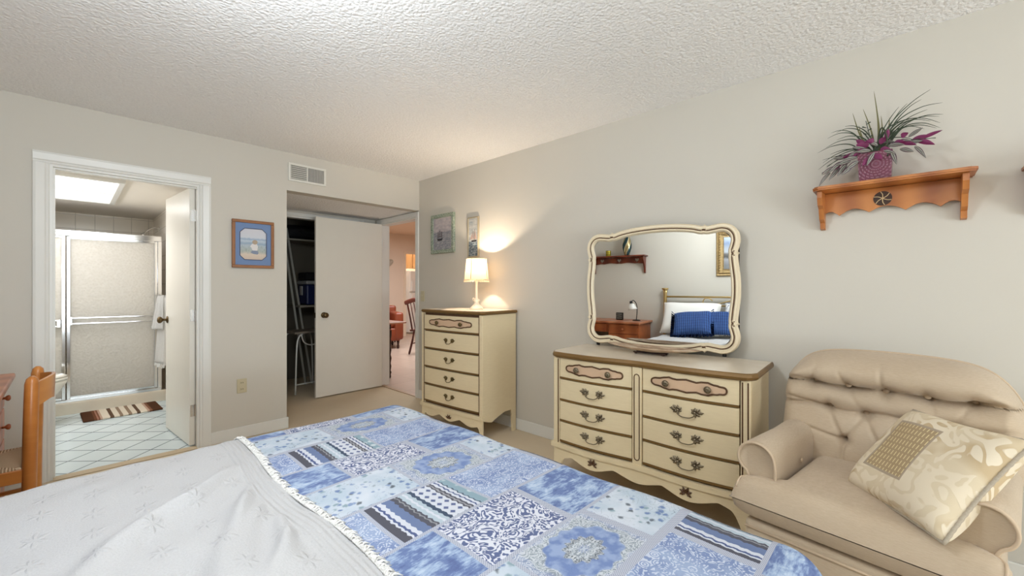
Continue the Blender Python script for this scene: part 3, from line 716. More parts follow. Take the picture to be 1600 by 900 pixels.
# sea pictures on the right wall
def pic_right(name, label, yc, zc, w, h, fw, mframe, mprint, dep=.025):
    t = thing(name, label, 'picture', (XR - .001, yc, zc))
    bm = BM()
    for a in ((-w, w, h - fw, h), (-w, w, -h, -h + fw), (-w, -w + fw, -h + fw, h - fw), (w - fw, w, -h + fw, h - fw)): add_box(bm, -dep, 0, a[0], a[1], a[2], a[3], min(.004, fw * .2))
    obj('frame', bm, mframe, t)
    bm = BM(); add_box(bm, -dep * .5, -.002, -w + fw * .9, w - fw * .9, -h + fw * .9, h - fw * .9); p = obj('print', bm, mprint, t)
    return t, p
def mk_sea(name, sky0, sky1, sea0, sea1, hz, H):
    t = NT(name, .5); s = t.sep(t.obj()); n1 = t.noise(t.map(t.obj(), (1, 1, 2.2)), 16, 5, .6); n2 = t.noise(t.map(t.obj(), (1, 1, 5)), 22, 5, .7, 1)
    sky = t.mix(t.step(n1, .5, .12), sky0, sky1); sea = t.mix(t.step(n2, .52, .1), sea0, sea1)
    t.col(t.mix(t.step(s[2], hz, .004), sea, sky)); return t.done()
def mk_greenframe():
    t = NT('mottled_green_frame', .7); a = t.noise(t.obj(), 70, 5, .7)
    t.col(t.ramp(a, [(.35, lin(104, 120, 104)), (.5, lin(142, 154, 138)), (.65, lin(176, 180, 166))])); t.bump(a, .5, .005); return t.done()
t1, p1 = pic_right('framed_picture', 'sailing ship picture in a mottled green frame on the right wall', 3.55, 1.805, .195, .205, .038, mk_greenframe(), mk_sea('stormy_sea_print', lin(168, 160, 166), lin(196, 186, 186), lin(120, 124, 134), lin(178, 174, 178), .02, .2))
M_ink = plain('dark_ship_paint', lin(36, 32, 38), .7)
def ship(parent, x, y0, z0, s, masts=3, hull=True):
    bm = BM()
    add_prism(bm, [(y0 + s * .5, z0), (y0 + s * .36, z0 - s * .22), (y0 - s * .3, z0 - s * .22), (y0 - s * .52, z0 + s * .08), (y0 - s * .2, z0 - s * .02)], 'x', x, x + .001)
    for k in range(masts):
        yy = y0 + s * (.3 - .3 * k); hh = s * (1.0 if k == 1 else .8)
        add_prism(bm, [(yy - s * .012, z0), (yy + s * .012, z0), (yy + s * .008, z0 + hh), (yy - s * .008, z0 + hh)], 'x', x, x + .001)
    o = obj('painted_ship', bm, M_ink, parent)
    bm = BM()
    for k in range(masts):
        yy = y0 + s * (.3 - .3 * k)
        for j in range(3):
            zz = z0 + s * (.15 + .25 * j) * (1 if k == 1 else .82); ww_ = s * (.15 - .03 * j)
            add_prism(bm, [(yy - ww_, zz), (yy + ww_, zz - s * .02), (yy + ww_ * .8, zz + s * .17), (yy - ww_ * .8, zz + s * .18)], 'x', x - .0008, x + .0002)
    obj('painted_sails', bm, plain('grey_sail_paint', lin(104, 98, 104), .7), parent)
ship(p1, -.0135, .045, -.05, .10)
M_gframe = plain('champagne_frame', lin(178, 166, 142), .35, .4)
t2, p2 = pic_right('framed_picture', 'tall narrow sailboat picture in a thin pale frame above the lamp', 3.068, 1.728, .078, .195, .011, M_gframe, mk_sea('sailboat_sea_print', lin(150, 156, 160), lin(190, 190, 186), lin(52, 76, 92), lin(168, 176, 180), -.04, .2), .02)
bm = BM(); add_prism(bm, [(-.045, -.045), (.02, -.045), (.03, -.03), (-.05, -.03)], 'x', -.0112, -.010); add_prism(bm, [(-.022, -.03), (-.018, -.03), (-.018, .075), (-.022, .075)], 'x', -.0112, -.010); add_prism(bm, [(.0, -.03), (.004, -.03), (.004, .06), (0, .06)], 'x', -.0112, -.010)
obj('painted_boat', bm, M_ink, p2)
bm = BM(); add_prism(bm, [(-.026, -.02), (-.052, -.02), (-.022, .065)], 'x', -.0118, -.0112); add_prism(bm, [(-.014, -.02), (.0, -.018), (-.012, .05)], 'x', -.0118, -.0112); add_prism(bm, [(.01, -.02), (.045, -.02), (.008, .05)], 'x', -.0118, -.0112)
obj('painted_sails', bm, plain('rose_sail_paint', lin(176, 150, 142), .7), p2)
# ------------------------------------------------------------------ patchwork bedspread materials
INDIGO, WHITE, MIDB, PALEB = lin(84, 98, 144), lin(222, 224, 236), lin(104, 130, 184), lin(178, 194, 220)
def fab(name): t = NT(name, .9, spec=.1); return t
def weave(t, h=None):
    bc_ = t.b.inputs['Base Color']; src = bc_.links[0].from_socket
    hs = t.n('ShaderNodeHueSaturation'); hs.inputs['Saturation'].default_value = .86; hs.inputs['Value'].default_value = .80
    t.t.links.new(src, hs.inputs['Color']); t.t.links.new(hs.outputs[0], bc_)
    a = t.noise(t.uv('cloth'), 420, 2)
    if h is not None: a = t.math('ADD', t.math('MULTIPLY', a, .6), h)
    t.bump(a, .35, .003)
def mk_blue():
    t = fab('distressed_blue_patch'); v = t.uv('cloth')
    a = t.noise(t.map(v, (14, 22, 1)), 1, 6, .62, .4); b = t.noise(t.map(v, (40, 160, 1)), 1, 3, .6)
    f = t.math('ADD', t.math('MULTIPLY', a, .72), t.math('MULTIPLY', b, .28))
    t.col(t.ramp(f, [(.36, lin(84, 104, 160)), (.47, lin(106, 130, 182)), (.53, lin(150, 174, 212)), (.62, lin(190, 208, 230))])); weave(t); return t.done()
def sym(t, cell='cell', s=.25):
    u = t.sep(t.uv(cell)); x = t.math('ABSOLUTE', t.math('SUBTRACT', u[0], .5)); y = u[1]
    return x, y, u
def curls(t, v, sc, seedz=0.0, thr=.0, width=.5):
    """curling scroll lines: contour bands of two warped noise fields"""
    a = t.noise(v, sc, 1.0, .4, 2.2); s = t.math('SINE', t.math('MULTIPLY', a, 34))
    return s
def mk_damask():
    t = fab('indigo_damask_patch'); u = t.sep(t.uv('cellm'))
    x = t.math('ABSOLUTE', u[0]); y = u[1]
    v = t.comb(x, y, 3.1)
    s = curls(t, v, 16)
    d = t.vor(t.comb(x, y, 1.7), 34, 'F1')
    p = t.math('ADD', s, t.math('MULTIPLY', t.math('SINE', t.math('MULTIPLY', d, 16)), .7))
    m = t.step(p, .05, .18)
    t.col(t.mix(m, WHITE, t.mix(t.noise(t.uv('cloth'), 60, 2), INDIGO, lin(98, 112, 156)))); weave(t, t.math('MULTIPLY', m, .5)); return t.done()
def mk_lace():
    t = fab('blue_lace_patch'); u = t.sep(t.uv('cellm')); x = t.math('ABSOLUTE', u[0]); y = t.math('ABSOLUTE', u[1])
    s = curls(t, t.comb(x, y, 7.7), 22); d = t.vor(t.comb(x, y, .3), 42, 'F1')
    m = t.step(t.math('ADD', s, t.math('SINE', t.math('MULTIPLY', d, 24))), .55, .3)
    base = t.ramp(t.noise(t.uv('cloth'), 12, 4), [(.4, lin(118, 140, 190)), (.6, lin(152, 172, 210))])
    t.col(t.mix(t.math('MULTIPLY', m, .85), base, lin(212, 220, 236))); weave(t); return t.done()
def mk_floral():
    t = fab('pale_floral_patch'); v = t.uv('cloth')
    bg = t.ramp(t.noise(v, 9, 4), [(.4, lin(188, 204, 220)), (.6, lin(212, 220, 232))])
    w = t.comb(*[t.math('ADD', s_, t.math('MULTIPLY', t.noise(t.map(v, (1, 1, 1), loc=(k * 3.3, 1.1, k)), 60, 2), .018)) for k, s_ in enumerate(t.sep(v)[:2])])
    d = t.vor(w, 44); c = t.vor(w, 44, out='Color'); cs = t.sep(c)
    fl = t.math('MULTIPLY', t.math('SUBTRACT', 1, t.step(d, .34, .10)), t.step(cs[0], .22, .02))
    col = t.ramp(cs[1], [(.0, lin(94, 124, 178)), (.35, lin(122, 148, 194)), (.6, lin(136, 164, 176)), (.8, lin(92, 100, 112))], 'CONSTANT')
    c1 = t.mix(t.math('MULTIPLY', fl, .9), bg, col)
    st = t.step(t.math('ABSOLUTE', t.math('SINE', t.math('MULTIPLY', t.noise(v, 18, 1, .4, 1.5), 20))), .10, .07)
    br = t.math('MULTIPLY', t.math('SUBTRACT', 1, st), t.step(t.noise(v, 7, 2), .5, .05))
    t.col(t.mix(t.math('MULTIPLY', br, .7), c1, lin(110, 124, 136))); weave(t); return t.done()
def mk_med():
    t = fab('medallion_patch'); u = t.sep(t.uv('cellm')); x = u[0]; y = u[1]
    r = t.math('SQRT', t.math('ADD', t.math('POWER', x, 2), t.math('MULTIPLY', t.math('POWER', y, 2), 1.7)))
    th = t.math('ARCTAN2', y, x); pet = t.math('MULTIPLY', t.math('COSINE', t.math('MULTIPLY', th, 12)), .006)
    rr = t.math('ADD', r, pet)
    ax = t.math('ABSOLUTE', x); ay = t.math('ABSOLUTE', y); v = t.comb(ax, ay, 5.0)
    fine = t.math('SINE', t.math('MULTIPLY', t.noise(v, 40, 1, .5, 2), 30)); fm = t.step(fine, .2, .3)
    base = t.ramp(t.noise(t.uv('cloth'), 30, 4), [(.42, lin(108, 134, 190)), (.58, lin(144, 166, 208))])
    lace = t.mix(fm, lin(206, 212, 220), lin(150, 160, 170)); dark = t.mix(fm, lin(120, 128, 136), lin(206, 210, 216))
    c = t.mix(t.step(rr, .016, .003), t.mix(fm, lin(120, 136, 176), lin(190, 200, 216)), lace)
    c = t.mix(t.step(rr, .040, .002), c, dark); c = t.mix(t.step(rr, .058, .003), c, base)
    c = t.mix(t.step(rr, .112, .003), c, lace)
    q = t.math('MAXIMUM', t.math('ADD', ax, pet), t.math('MULTIPLY', t.math('ADD', ay, pet), 1.35)); c = t.mix(t.step(q, .128, .004), c, t.mix(fm, lin(202, 208, 222), lin(140, 154, 186)))
    t.col(c); weave(t); return t.done()
def mk_stripe():
    t = fab('ikat_stripe_patch'); u = t.sep(t.uv('cell')); m = t.sep(t.uv('cellm'))
    wob = t.math('MULTIPLY', t.math('SUBTRACT', t.noise(t.uv('cloth'), 70, 3), .5), .035)
    zig = t.math('MULTIPLY', t.math('ABSOLUTE', t.math('SUBTRACT', t.math('FRACT', t.math('MULTIPLY', m[1], 38)), .5)), .03)
    x = t.math('ADD', t.math('ADD', u[0], wob), zig)
    ch = lin(92, 92, 104); wh = lin(214, 218, 230); bl = lin(104, 124, 168); te = lin(140, 170, 184); pt = lin(182, 198, 212)
    c = t.ramp(x, [(0, ch), (.10, wh), (.125, lin(80, 96, 146)), (.15, wh), (.20, bl), (.30, ch), (.345, lin(150, 152, 158)), (.36, ch), (.385, pt), (.43, wh), (.46, pt), (.50, lin(70, 86, 112)), (.54, wh), (.735, ch), (.755, lin(160, 160, 166)), (.775, ch), (.80, wh), (.83, lin(88, 102, 148)), (.85, wh), (.885, lin(84, 100, 120)), (.90, te)], 'CONSTANT')
    dx = t.math('ABSOLUTE', t.math('SUBTRACT', t.math('FRACT', t.math('MULTIPLY', u[0], 11)), .5)); dy = t.math('ABSOLUTE', t.math('SUBTRACT', t.math('FRACT', t.math('MULTIPLY', m[1], 32)), .5))
    di = t.math('SUBTRACT', 1, t.step(t.math('ADD', dx, dy), .33, .06)); inb = t.math('MULTIPLY', t.step(x, .56, .01), t.math('SUBTRACT', 1, t.step(x, .725, .01)))
    c = t.mix(t.math('MULTIPLY', di, inb), c, lin(88, 102, 148))
    dots = t.math('MULTIPLY', t.math('SUBTRACT', 1, t.step(t.vor(t.uv('cloth'), 30), .35, .08)), t.step(x, .91, .01))
    c = t.mix(dots, c, lin(206, 218, 224)); t.col(c); weave(t); return t.done()
def mk_border():
    t = fab('braid_border'); v = t.sep(t.uv('cloth'))
    k = 150
    a = t.math('FRACT', t.math('MULTIPLY', t.math('ADD', v[0], v[1]), k)); b = t.math('FRACT', t.math('MULTIPLY', t.math('SUBTRACT', v[0], v[1]), k))
    m = t.math('MULTIPLY', t.step(a, .55, .1), t.step(b, .4, .1))
    t.col(t.mix(t.math('MULTIPLY', m, .8), lin(196, 200, 216), lin(96, 106, 134))); weave(t); return t.done()
PM = dict(border=mk_border(), blue=mk_blue(), damask=mk_damask(), lace=mk_lace(), floral=mk_floral(), med=mk_med(), stripe=mk_stripe())
PK = list(PM)
A_ = [(-.9, .15, 'damask'), (.15, .44, 'damask'), (.44, .66, 'blue'), (.66, .965, 'damask'), (.965, 1.27, 'blue'), (1.27, 1.56, 'damask'), (1.56, 1.9, 'blue')]
B_ = [(-.9, .28, 'stripe'), (.28, .575, 'lace'), (.575, .87, 'stripe'), (.87, 1.215, 'lace'), (1.215, 1.5, 'stripe'), (1.5, 1.9, 'lace')]
C_ = [(-.9, .16, 'med'), (.16, .47, 'med'), (.47, .785, 'floral'), (.785, 1.10, 'med'), (1.10, 1.41, 'floral'), (1.41, 1.9, 'med')]
C2 = [(-.9, .40, 'med'), (.40, .71, 'floral'), (.71, 1.015, 'med'), (1.015, 1.30, 'floral'), (1.30, 1.6, 'med'), (1.6, 1.9, 'floral')]
B2 = [(-.9, .5, 'stripe'), (.5, .77, 'stripe'), (.77, 1.09, 'lace'), (1.09, 1.37, 'stripe'), (1.37, 1.9, 'lace')]
A2 = [(-.9, .5, 'blue'), (.5, .78, 'damask'), (.78, 1.06, 'damask'), (1.06, 1.36, 'blue'), (1.36, 1.9, 'damask')]
ROWS = [(-.5, -.20, C_), (-.20, .02, B2), (.02, .245, A2), (.245, .465, B2), (.465, .685, C2), (.685, .905, A_), (.905, 1.13, B_), (1.13, 1.345, C_), (1.345, 1.53, A_), (1.53, 1.74, B_), (1.74, 1.955, C_), (1.955, 2.16, A_), (2.16, 2.38, B_), (2.38, 2.8, C_)]

ZB = .60
XI, YI0, RB = 1.20, .23, .10
def YI1f(s): return 1.955 + .065 * max(0, min(1, s + .15))
def drape(s, t, off=0.0):
    """flat cloth coordinates -> position over the mattress edge"""
    bx = min(s, XI); by = min(max(t, YI0), YI1f(s)); qx, qy = s - bx, t - by
    d = math.hypot(qx, qy)
    if d < 1e-9: return Vector((s, t, ZB + off)), Vector((0, 0, 1))
    nx, ny = qx / d, qy / d; r = RB + off; arc = r * PI / 2
    if d < arc: a = d / r; g = r * math.sin(a); h = r * (1 - math.cos(a)); nv = Vector((nx * math.sin(a), ny * math.sin(a), math.cos(a)))
    else: e = min(d - arc, .46); wv = .012 * math.sin(18 * (s + t)) * min(1, e / .2); g = r + e * .05 + wv; h = r + e; nv = Vector((nx, ny, 0))
    return Vector((bx + nx * g, by + ny * g, ZB + off - h)), nv

# mattress and bed
bed = thing('bed', 'wide bed with brass headboard seen in the mirror, under a blue bedspread', 'bed', (0, 0, 0))
bm = BM(); add_box(bm , -.66, 1.27, .165, 2.03, .33, ZB - .012, .08, 4); obj('mattress', bm, plain('white_mattress', lin(224, 222, 216), .8), bed, True)
bm = BM(); add_box(bm, -.66, 1.26, .175, 2.02, .14, .325, .02); obj('box_spring', bm, plain('box_spring_fabric', lin(190, 186, 176), .85), bed)
for x in (-.6, 1.18):
    for y in (.25, 1.95):
        bm = BM(); add_tube(bm, [(x, y, 0), (x, y, .14)], .025, 10); obj('leg', bm, M_black, bed)
HY0, HY1, HX = .10, 2.03, -.70
for y in (HY0, HY1):
    bm = BM(); add_lathe(bm, [(.024, 0), (.024, 1.17), (.030, 1.185), (.026, 1.195), (.03, 1.205), (.042, 1.215), (.046, 1.228), (.04, 1.236), (0, 1.238)], (HX, y, 0), 18); obj('bed_post', bm, M_brass, bed, True, angle=50)
for z, r in ((1.115, .012), (1.00, .010), (.50, .014)):
    bm = BM(); add_tube(bm, [(HX, HY0, z), (HX, HY1, z)], r, 10); obj('headboard_rail', bm, M_brass, bed, True)
for sg in (-1, 1):
    bm = BM(); yc = (HY0 + HY1) / 2
    pts = [(HX, yc + sg * q[0], q[1]) for q in ((.0, 1.08), (.14, 1.07), (.28, 1.03), (.40, 1.005), (.46, 1.02), (.475, 1.06), (.45, 1.095), (.41, 1.10), (.38, 1.085), (.36, 1.065))]
    add_tube(bm, smoothcurve(pts, 6), .007, 8); obj('scroll', bm, M_brass, bed, True)
for k in range(9):
    y = HY0 + (HY1 - HY0) * (k + 1) / 10; bm = BM(); add_tube(bm, [(HX, y, .5), (HX, y, 1.0)], .007, 8); obj('spindle', bm, M_brass, bed, True)

# bedspread
def make_spread():
    ds = .0125
    xs = [-.66 + ds * i for i in range(int((1.80 + .66) / ds) + 1)]; ys = [-.36 + ds * j for j in range(int((2.62 + .36) / ds) + 1)]
    verts = []; 
    for x in xs:
        for y in ys:
            p, nv = drape(x, y)
            # shallow quilting puff inside each row
            verts.append(p + nv * (.003 * math.sin(x * 9 + 1.3 * y) + .003 * math.sin(y * 14 - x * 5)))
    nx, ny = len(xs), len(ys); faces = []; mi = []; cells = []
    for i in range(nx - 1):
        xc = xs[i] + ds / 2
        for j in range(ny - 1):
            yc = ys[j] + ds / 2
            row = next((r for r in ROWS if r[0] <= yc < r[1]), ROWS[-1]); cell = next((c for c in row[2] if c[0] <= xc < c[1]), row[2][-1])
            bx = min(xc - cell[0], cell[1] - xc); by = min(yc - row[0], row[1] - yc)
            m = 'border' if (bx < .0075 or by < .0075) else cell[2]
            faces.append((i * ny + j, (i + 1) * ny + j, (i + 1) * ny + j + 1, i * ny + j + 1)); mi.append(PK.index(m)); cells.append((cell[0], cell[1], row[0], row[1]))
    me = bpy.data.meshes.new('bedspread'); me.from_pydata(verts, [], faces)
    for k in PK: me.materials.append(PM[k])
    me.polygons.foreach_set('material_index', mi); me.polygons.foreach_set('use_smooth', [True] * len(mi))
    u1 = me.uv_layers.new(name='cloth'); u2 = me.uv_layers.new(name='cell'); u3 = me.uv_layers.new(name='cellm')
    a1, a2, a3 = [], [], []
    for f, c in zip(faces, cells):
        for vi in f:
            x, y = xs[vi // ny], ys[vi % ny]
            a1 += (x, y); a2 += ((x - c[0]) / (c[1] - c[0]), (y - c[2]) / (c[3] - c[2])); a3 += (x - (c[0] + c[1]) / 2, y - (c[2] + c[3]) / 2)
    u1.data.foreach_set('uv', a1); u2.data.foreach_set('uv', a2); u3.data.foreach_set('uv', a3)
    o = bpy.data.objects.new('bedspread', me); COL.objects.link(o)
    return o
bs = make_spread(); tag(bs, 'blue and white patchwork bedspread draped over the foot of the bed', 'bedspread')

# white woven blanket over the head half of the bed
def mk_blanket():
    t = NT('white_woven_blanket', .95, spec=.05); v = t.uv('cloth'); s = t.sep(v)
    fine = t.wave(t.map(v, (1, 1, 1)), 130, 1.5, 2, 1, dirn='X'); fz = t.noise(v, 210, 3)
    # embroidered sprigs: small cross-shaped tufts on a lattice
    gx = t.math('SUBTRACT', t.math('FRACT', t.math('MULTIPLY', s[0], 9.5)), .5); gy = t.math('SUBTRACT', t.math('FRACT', t.math('ADD', t.math('MULTIPLY', s[1], 7), t.math('MULTIPLY', t.math('FLOOR', t.math('MULTIPLY', s[0], 9.5)), .5))), .5)
    rr = t.math('SQRT', t.math('ADD', t.math('POWER', gx, 2), t.math('POWER', gy, 2))); th = t.math('ARCTAN2', gy, gx)
    spr = t.math('SUBTRACT', 1, t.step(t.math('ADD', rr, t.math('MULTIPLY', t.math('COSINE', t.math('MULTIPLY', th, 6)), .07)), .16, .05))
    bands = t.step(t.math('SINE', t.math('MULTIPLY', s[0], 24)), .80, .20)
    edge = t.math('MULTIPLY', t.step(s[0], .40, .004), t.math('ADD', .5, t.math('MULTIPLY', t.math('SINE', t.math('MULTIPLY', s[0], 420)), .5)))
    h = t.math('ADD', t.math('ADD', t.math('MULTIPLY', fz, .40), t.math('MULTIPLY', spr, .55)), t.math('ADD', t.math('MULTIPLY', edge, .5), t.math('MULTIPLY', bands, .25)))
    t.col(t.mix(fz, lin(178, 177, 178), lin(196, 195, 196))); t.bump(h, .75, .006); return t.done()
M_blanket = mk_blanket()
RIDGES = [([(.407, 1.698), (.257, 1.531), (.158, 1.474), (.064, 1.365), (-.02, 1.2), (-.1, .95)], .024, .034), ([(.40, 1.516), (.311, 1.295), (.254, 1.165), (.2, .95), (.17, .7)], .020, .032),
          ([(.388, 1.15), (.348, 1.065), (.299, .99), (.26, .8)], .018, .026), ([(.385, 1.36), (.298, 1.176), (.26, .98)], .010, .02), ([(.40, 1.25), (.376, 1.157), (.35, 1.0)], .012, .020),
          ([(.129, 1.385), (.156, 1.241), (.171, 1.125), (.16, .9)], -.012, .03), ([(.36, 1.5), (.30, 1.42), (.22, 1.36)], -.008, .03), ([(.1, 1.9), (-.1, 1.75), (-.4, 1.7)], .006, .06)]
def ridge_h(x, y):
    h = 0
    for pts, hh, w in RIDGES:
        best = 9; bt = 0; n = len(pts) - 1
        for k in range(n):
            ax, ay = pts[k]; bx, by = pts[k + 1]; dx, dy = bx - ax, by - ay; t = max(0, min(1, ((x - ax) * dx + (y - ay) * dy) / (dx * dx + dy * dy)))
            d = math.hypot(x - ax - dx * t, y - ay - dy * t)
            if d < best: best = d; bt = (k + t) / n
        ww = w * (.5 + .9 * bt); h += 1.45 * hh * math.exp(-(best / ww) ** 2) * min(1, bt * 6 + .25) * (1 - .5 * bt)
    return max(h, -.006)
bl = thing('blanket', 'white woven blanket with knotted fringe spread over the head half of the bed', 'blanket')
def edge_x(y): return .474 + .012 * math.sin(y * 7 + 1) - .012 * max(0, 1.1 - y) + .03 * max(0, y - 1.85)
bm = BM(); nx, ny = 110, 250; uvs = {}
uvl = None; g = []
for i in range(nx):
    row = []
    for j in range(ny):
        t = -.20 + (2.52 + .20) * j / (ny - 1); s = -.66 + (edge_x(t) + .66) * (i / (nx - 1))
        p, nv = drape(s, t, .012); p = p + nv * (ridge_h(s, t) + .002 * math.sin(s * 31 + t * 17) + .0025 * math.sin(t * 23 - s * 13) + .003 * math.sin(s * 60) * math.exp(-((s - .44) / .05) ** 2))
        v = bm.verts.new(p); uvs[v] = (s + (.474 - edge_x(t)) * (i / (nx - 1)), t); row.append(v)
    g.append(row)
for i in range(nx - 1):
    for j in range(ny - 1): bm.faces.new((g[i][j], g[i + 1][j], g[i + 1][j + 1], g[i][j + 1]))
uvl = bm.loops.layers.uv.new('cloth')
for f in bm.faces:
    for l in f.loops: l[uvl].uv = uvs[l.vert]
bmesh.ops.recalc_face_normals(bm, faces=bm.faces)
if g[50][100].normal.z < 0: bmesh.ops.reverse_faces(bm, faces=bm.faces)
o = obj('cloth', bm, M_blanket, bl, True, recalc=False)
rnd = random.Random(5)
bm = BM()
for k in range(1000):
    t = -.18 + 2.66 * k / 999 + rnd.uniform(-.002, .002); x0 = edge_x(t) - .006
    p, nv = drape(x0, t, .012); p = p + nv * (ridge_h(x0, t) + .003)
    L = rnd.uniform(.012, .034); dy = rnd.uniform(-.014, .014)
    q, n2 = drape(x0 + L, t + dy, .0); q = q + n2 * rnd.uniform(.004, .010)
    mid = (p + q) / 2 + (nv) * rnd.uniform(.002, .010)
    add_tube(bm, [p, mid, q], [.0028, .0026, .0012], 4)
fr_ = obj('fringe', bm, M_terry, bl, True); fr_['kind'] = 'stuff'

# pillows at the head of the bed (seen in the mirror)
def pillow_bm(w, h, th, n=26, pinch=.08, ruff=0, seed=0):
    bm = BM(); rr = random.Random(seed)
    def shape(u, v):
        a, b = 2 * u - 1, 2 * v - 1
        x = a * w / 2 * (1 - pinch * (1 - b * b) * 0) * (1 - pinch * (1 - abs(b) ** 2) * abs(a) ** 3 * .6); y = b * h / 2 * (1 - pinch * (1 - abs(a) ** 2) * abs(b) ** 3 * .6)
        e = max(0, (1 - a ** 4) * (1 - b ** 4)); z = th / 2 * e ** .45
        return x, y, z
    def f1(u, v): x, y, z = shape(u, v); return (x, y, z + .004 * math.sin(9 * u + 5 * v + seed))
    def f2(u, v): x, y, z = shape(u, v); return (x, y, -z)
    add_grid(bm, n, n, f1); add_grid(bm, n, n, f2)
    bmesh.ops.remove_doubles(bm, verts=bm.verts, dist=.0012)
    return bm
M_linen = plain('white_pillow_linen', lin(232, 230, 226), .9, var=.02)
def mk_print():
    t = NT('white_blue_sham', .9); a = t.math('SINE', t.math('MULTIPLY', t.noise(t.obj(), 6, 1, .5, 2), 24))
    t.col(t.mix(t.step(a, .9, .05), lin(230, 230, 230), lin(80, 96, 128))); return t.done()
M_sham = mk_print()
def mk_bluequilt():
    t = NT('blue_ribbed_cushion', .85); s = t.sep(t.obj()); r = t.math('SINE', t.math('MULTIPLY', s[0], 260)); c = t.math('SINE', t.math('MULTIPLY', s[1], 150))
    h = t.math('ADD', r, t.math('MULTIPLY', c, .4)); t.col(t.mix(t.step(h, .0, .6), lin(26, 52, 104), lin(52, 88, 146))); t.bump(h, .6, .006); return t.done()
M_bq = mk_bluequilt()
def lean(o, loc, ax, rz=0, rx=0): pass
def place_pillow(name, label, w, h, th, mat, loc, tilt, yawz=0, roll=0, group=None, seed=0, extra=None):
    t = thing(name, label, 'pillow', loc, 0, group)
    # local x -> world y, local y -> up/back, normal -> +x
    t.rotation_euler = (Matrix.Rotation(yawz, 3, 'Z') @ Matrix.Rotation(-tilt, 3, 'Y') @ Matrix.Rotation(PI / 2, 3, 'Z') @ Matrix.Rotation(PI / 2, 3, 'X') @ Matrix.Rotation(roll, 3, 'Z')).to_euler()
    obj('cushion', pillow_bm(w, h, th, seed=seed), mat, t, True)
    return t
place_pillow('pillow', 'plump white pillow at the brass bedpost end of the bed', .72, .46, .20, M_linen, (-.51, 1.66, .835), R_(30), seed=1)
place_pillow('pillow', 'white pillow with dark blue line print behind the blue cushion', .72, .46, .20, M_sham, (-.51, .90, .845), R_(30), seed=2)
place_pillow('pillow', 'white pillow farthest from the brass bedpost', .5, .40, .16, M_linen, (-.50, .32, .80), R_(35), seed=3)
bc = place_pillow('throw_cushion', 'deep blue ribbed cushion with ruffled edge on the white bed', .45, .36, .15, M_bq, (-.34, 1.60, .785), R_(42), roll=R_(-7), seed=4)
bm = BM()
N = 160
per = []
for k in range(N):
    q = k / N * 4; e = int(q); f = q - e
    c = [(-1 + 2 * f, -1), (1, -1 + 2 * f), (1 - 2 * f, 1), (-1, 1 - 2 * f)][e]; per.append(c)
r1 = [bm.verts.new((c[0] * .215, c[1] * .17, 0)) for c in per]
r2 = [bm.verts.new((c[0] * (.215 + .04), c[1] * (.17 + .04), .014 * math.sin(k * 1.9))) for k, c in enumerate(per)]
for k in range(N): bm.faces.new((r1[k], r1[(k + 1) % N], r2[(k + 1) % N], r2[k]))
bmesh.ops.solidify(bm, geom=bm.faces[:], thickness=.003)
obj('ruffle', bm, plain('blue_ruffle', lin(40, 74, 134), .85), bc, True)
bc2 = place_pillow('throw_cushion', 'second blue ribbed cushion half hidden behind the first one', .40, .34, .10, M_bq, (-.41, 1.36, .795), R_(36), roll=R_(-4), seed=6)
# ------------------------------------------------------------------ cream french provincial chest and dresser
def mk_cream(name='cream_painted_wood', c0=lin(214, 195, 158), c1=lin(228, 211, 176)):
    t = NT(name, .38); v = t.map(t.obj(), (6, 6, 60)); a = t.noise(v, 2.2, 5, .6)
    t.col(t.mix(a, c0, c1)); t.bump(a, .05, .002); return t.done()
M_cream = mk_cream()
M_creamtop = mk_cream('cream_laminate_top', lin(212, 198, 178), lin(222, 211, 194))
M_creamtop.node_tree.nodes['Principled BSDF'].inputs['Roughness'].default_value = .25
M_gold = plain('antique_gold_edge', lin(118, 88, 46), .4, .25, var=.12)
M_goldd = plain('dark_gold_groove', lin(84, 54, 26), .5, .1, var=.15)
M_plaque = plain('pinkish_carved_plaque', lin(206, 174, 144), .45, var=.08, nscale=14)
M_pull = plain('antique_pewter_pull', lin(120, 108, 88), .4, .8, var=.25, nscale=90)
M_pullb = plain('antique_bronze_pull', lin(104, 88, 56), .4, .8, var=.25, nscale=90)

def bow_box(bm, y0, y1, z0, z1, xf, depth, bow, n=14, bev=0):
    """box whose front face (at -x) follows bow(y)"""
    A = []
    for k in range(n + 1):
        y = y0 + (y1 - y0) * k / n; x = xf - bow(y)
        A.append([bm.verts.new((x, y, z0)), bm.verts.new((x, y, z1)), bm.verts.new((x + depth, y, z1)), bm.verts.new((x + depth, y, z0))])
    for a, b in zip(A, A[1:]):
        for i in range(4): bm.faces.new((a[i], a[(i + 1) % 4], b[(i + 1) % 4], b[i]))
    bm.faces.new(A[0][::-1]); bm.faces.new(A[-1])
def leaf(bm, c, ang, L, w, x, th=.004):
    n = 8; top = []; 
    pts = [(0, 0)] + [(L * k / n, w * math.sin(PI * k / n) * (1 + .3 * math.sin(k * 2.4))) for k in range(1, n)] + [(L, 0)] + [(L * k / n, -w * math.sin(PI * k / n) * (1 - .3 * math.sin(k * 2.4))) for k in range(n - 1, 0, -1)]
    ca, sa = math.cos(ang), math.sin(ang)
    P = [(c[0] + p[0] * ca - p[1] * sa, c[1] + p[0] * sa + p[1] * ca) for p in pts]
    vs = [bm.verts.new((x, p[0], p[1])) for p in P]; m = bm.verts.new((x - th * 1.6, c[0] + L * .5 * ca, c[1] + L * .5 * sa))
    for i in range(len(vs)): bm.faces.new((vs[i], vs[(i + 1) % len(vs)], m))
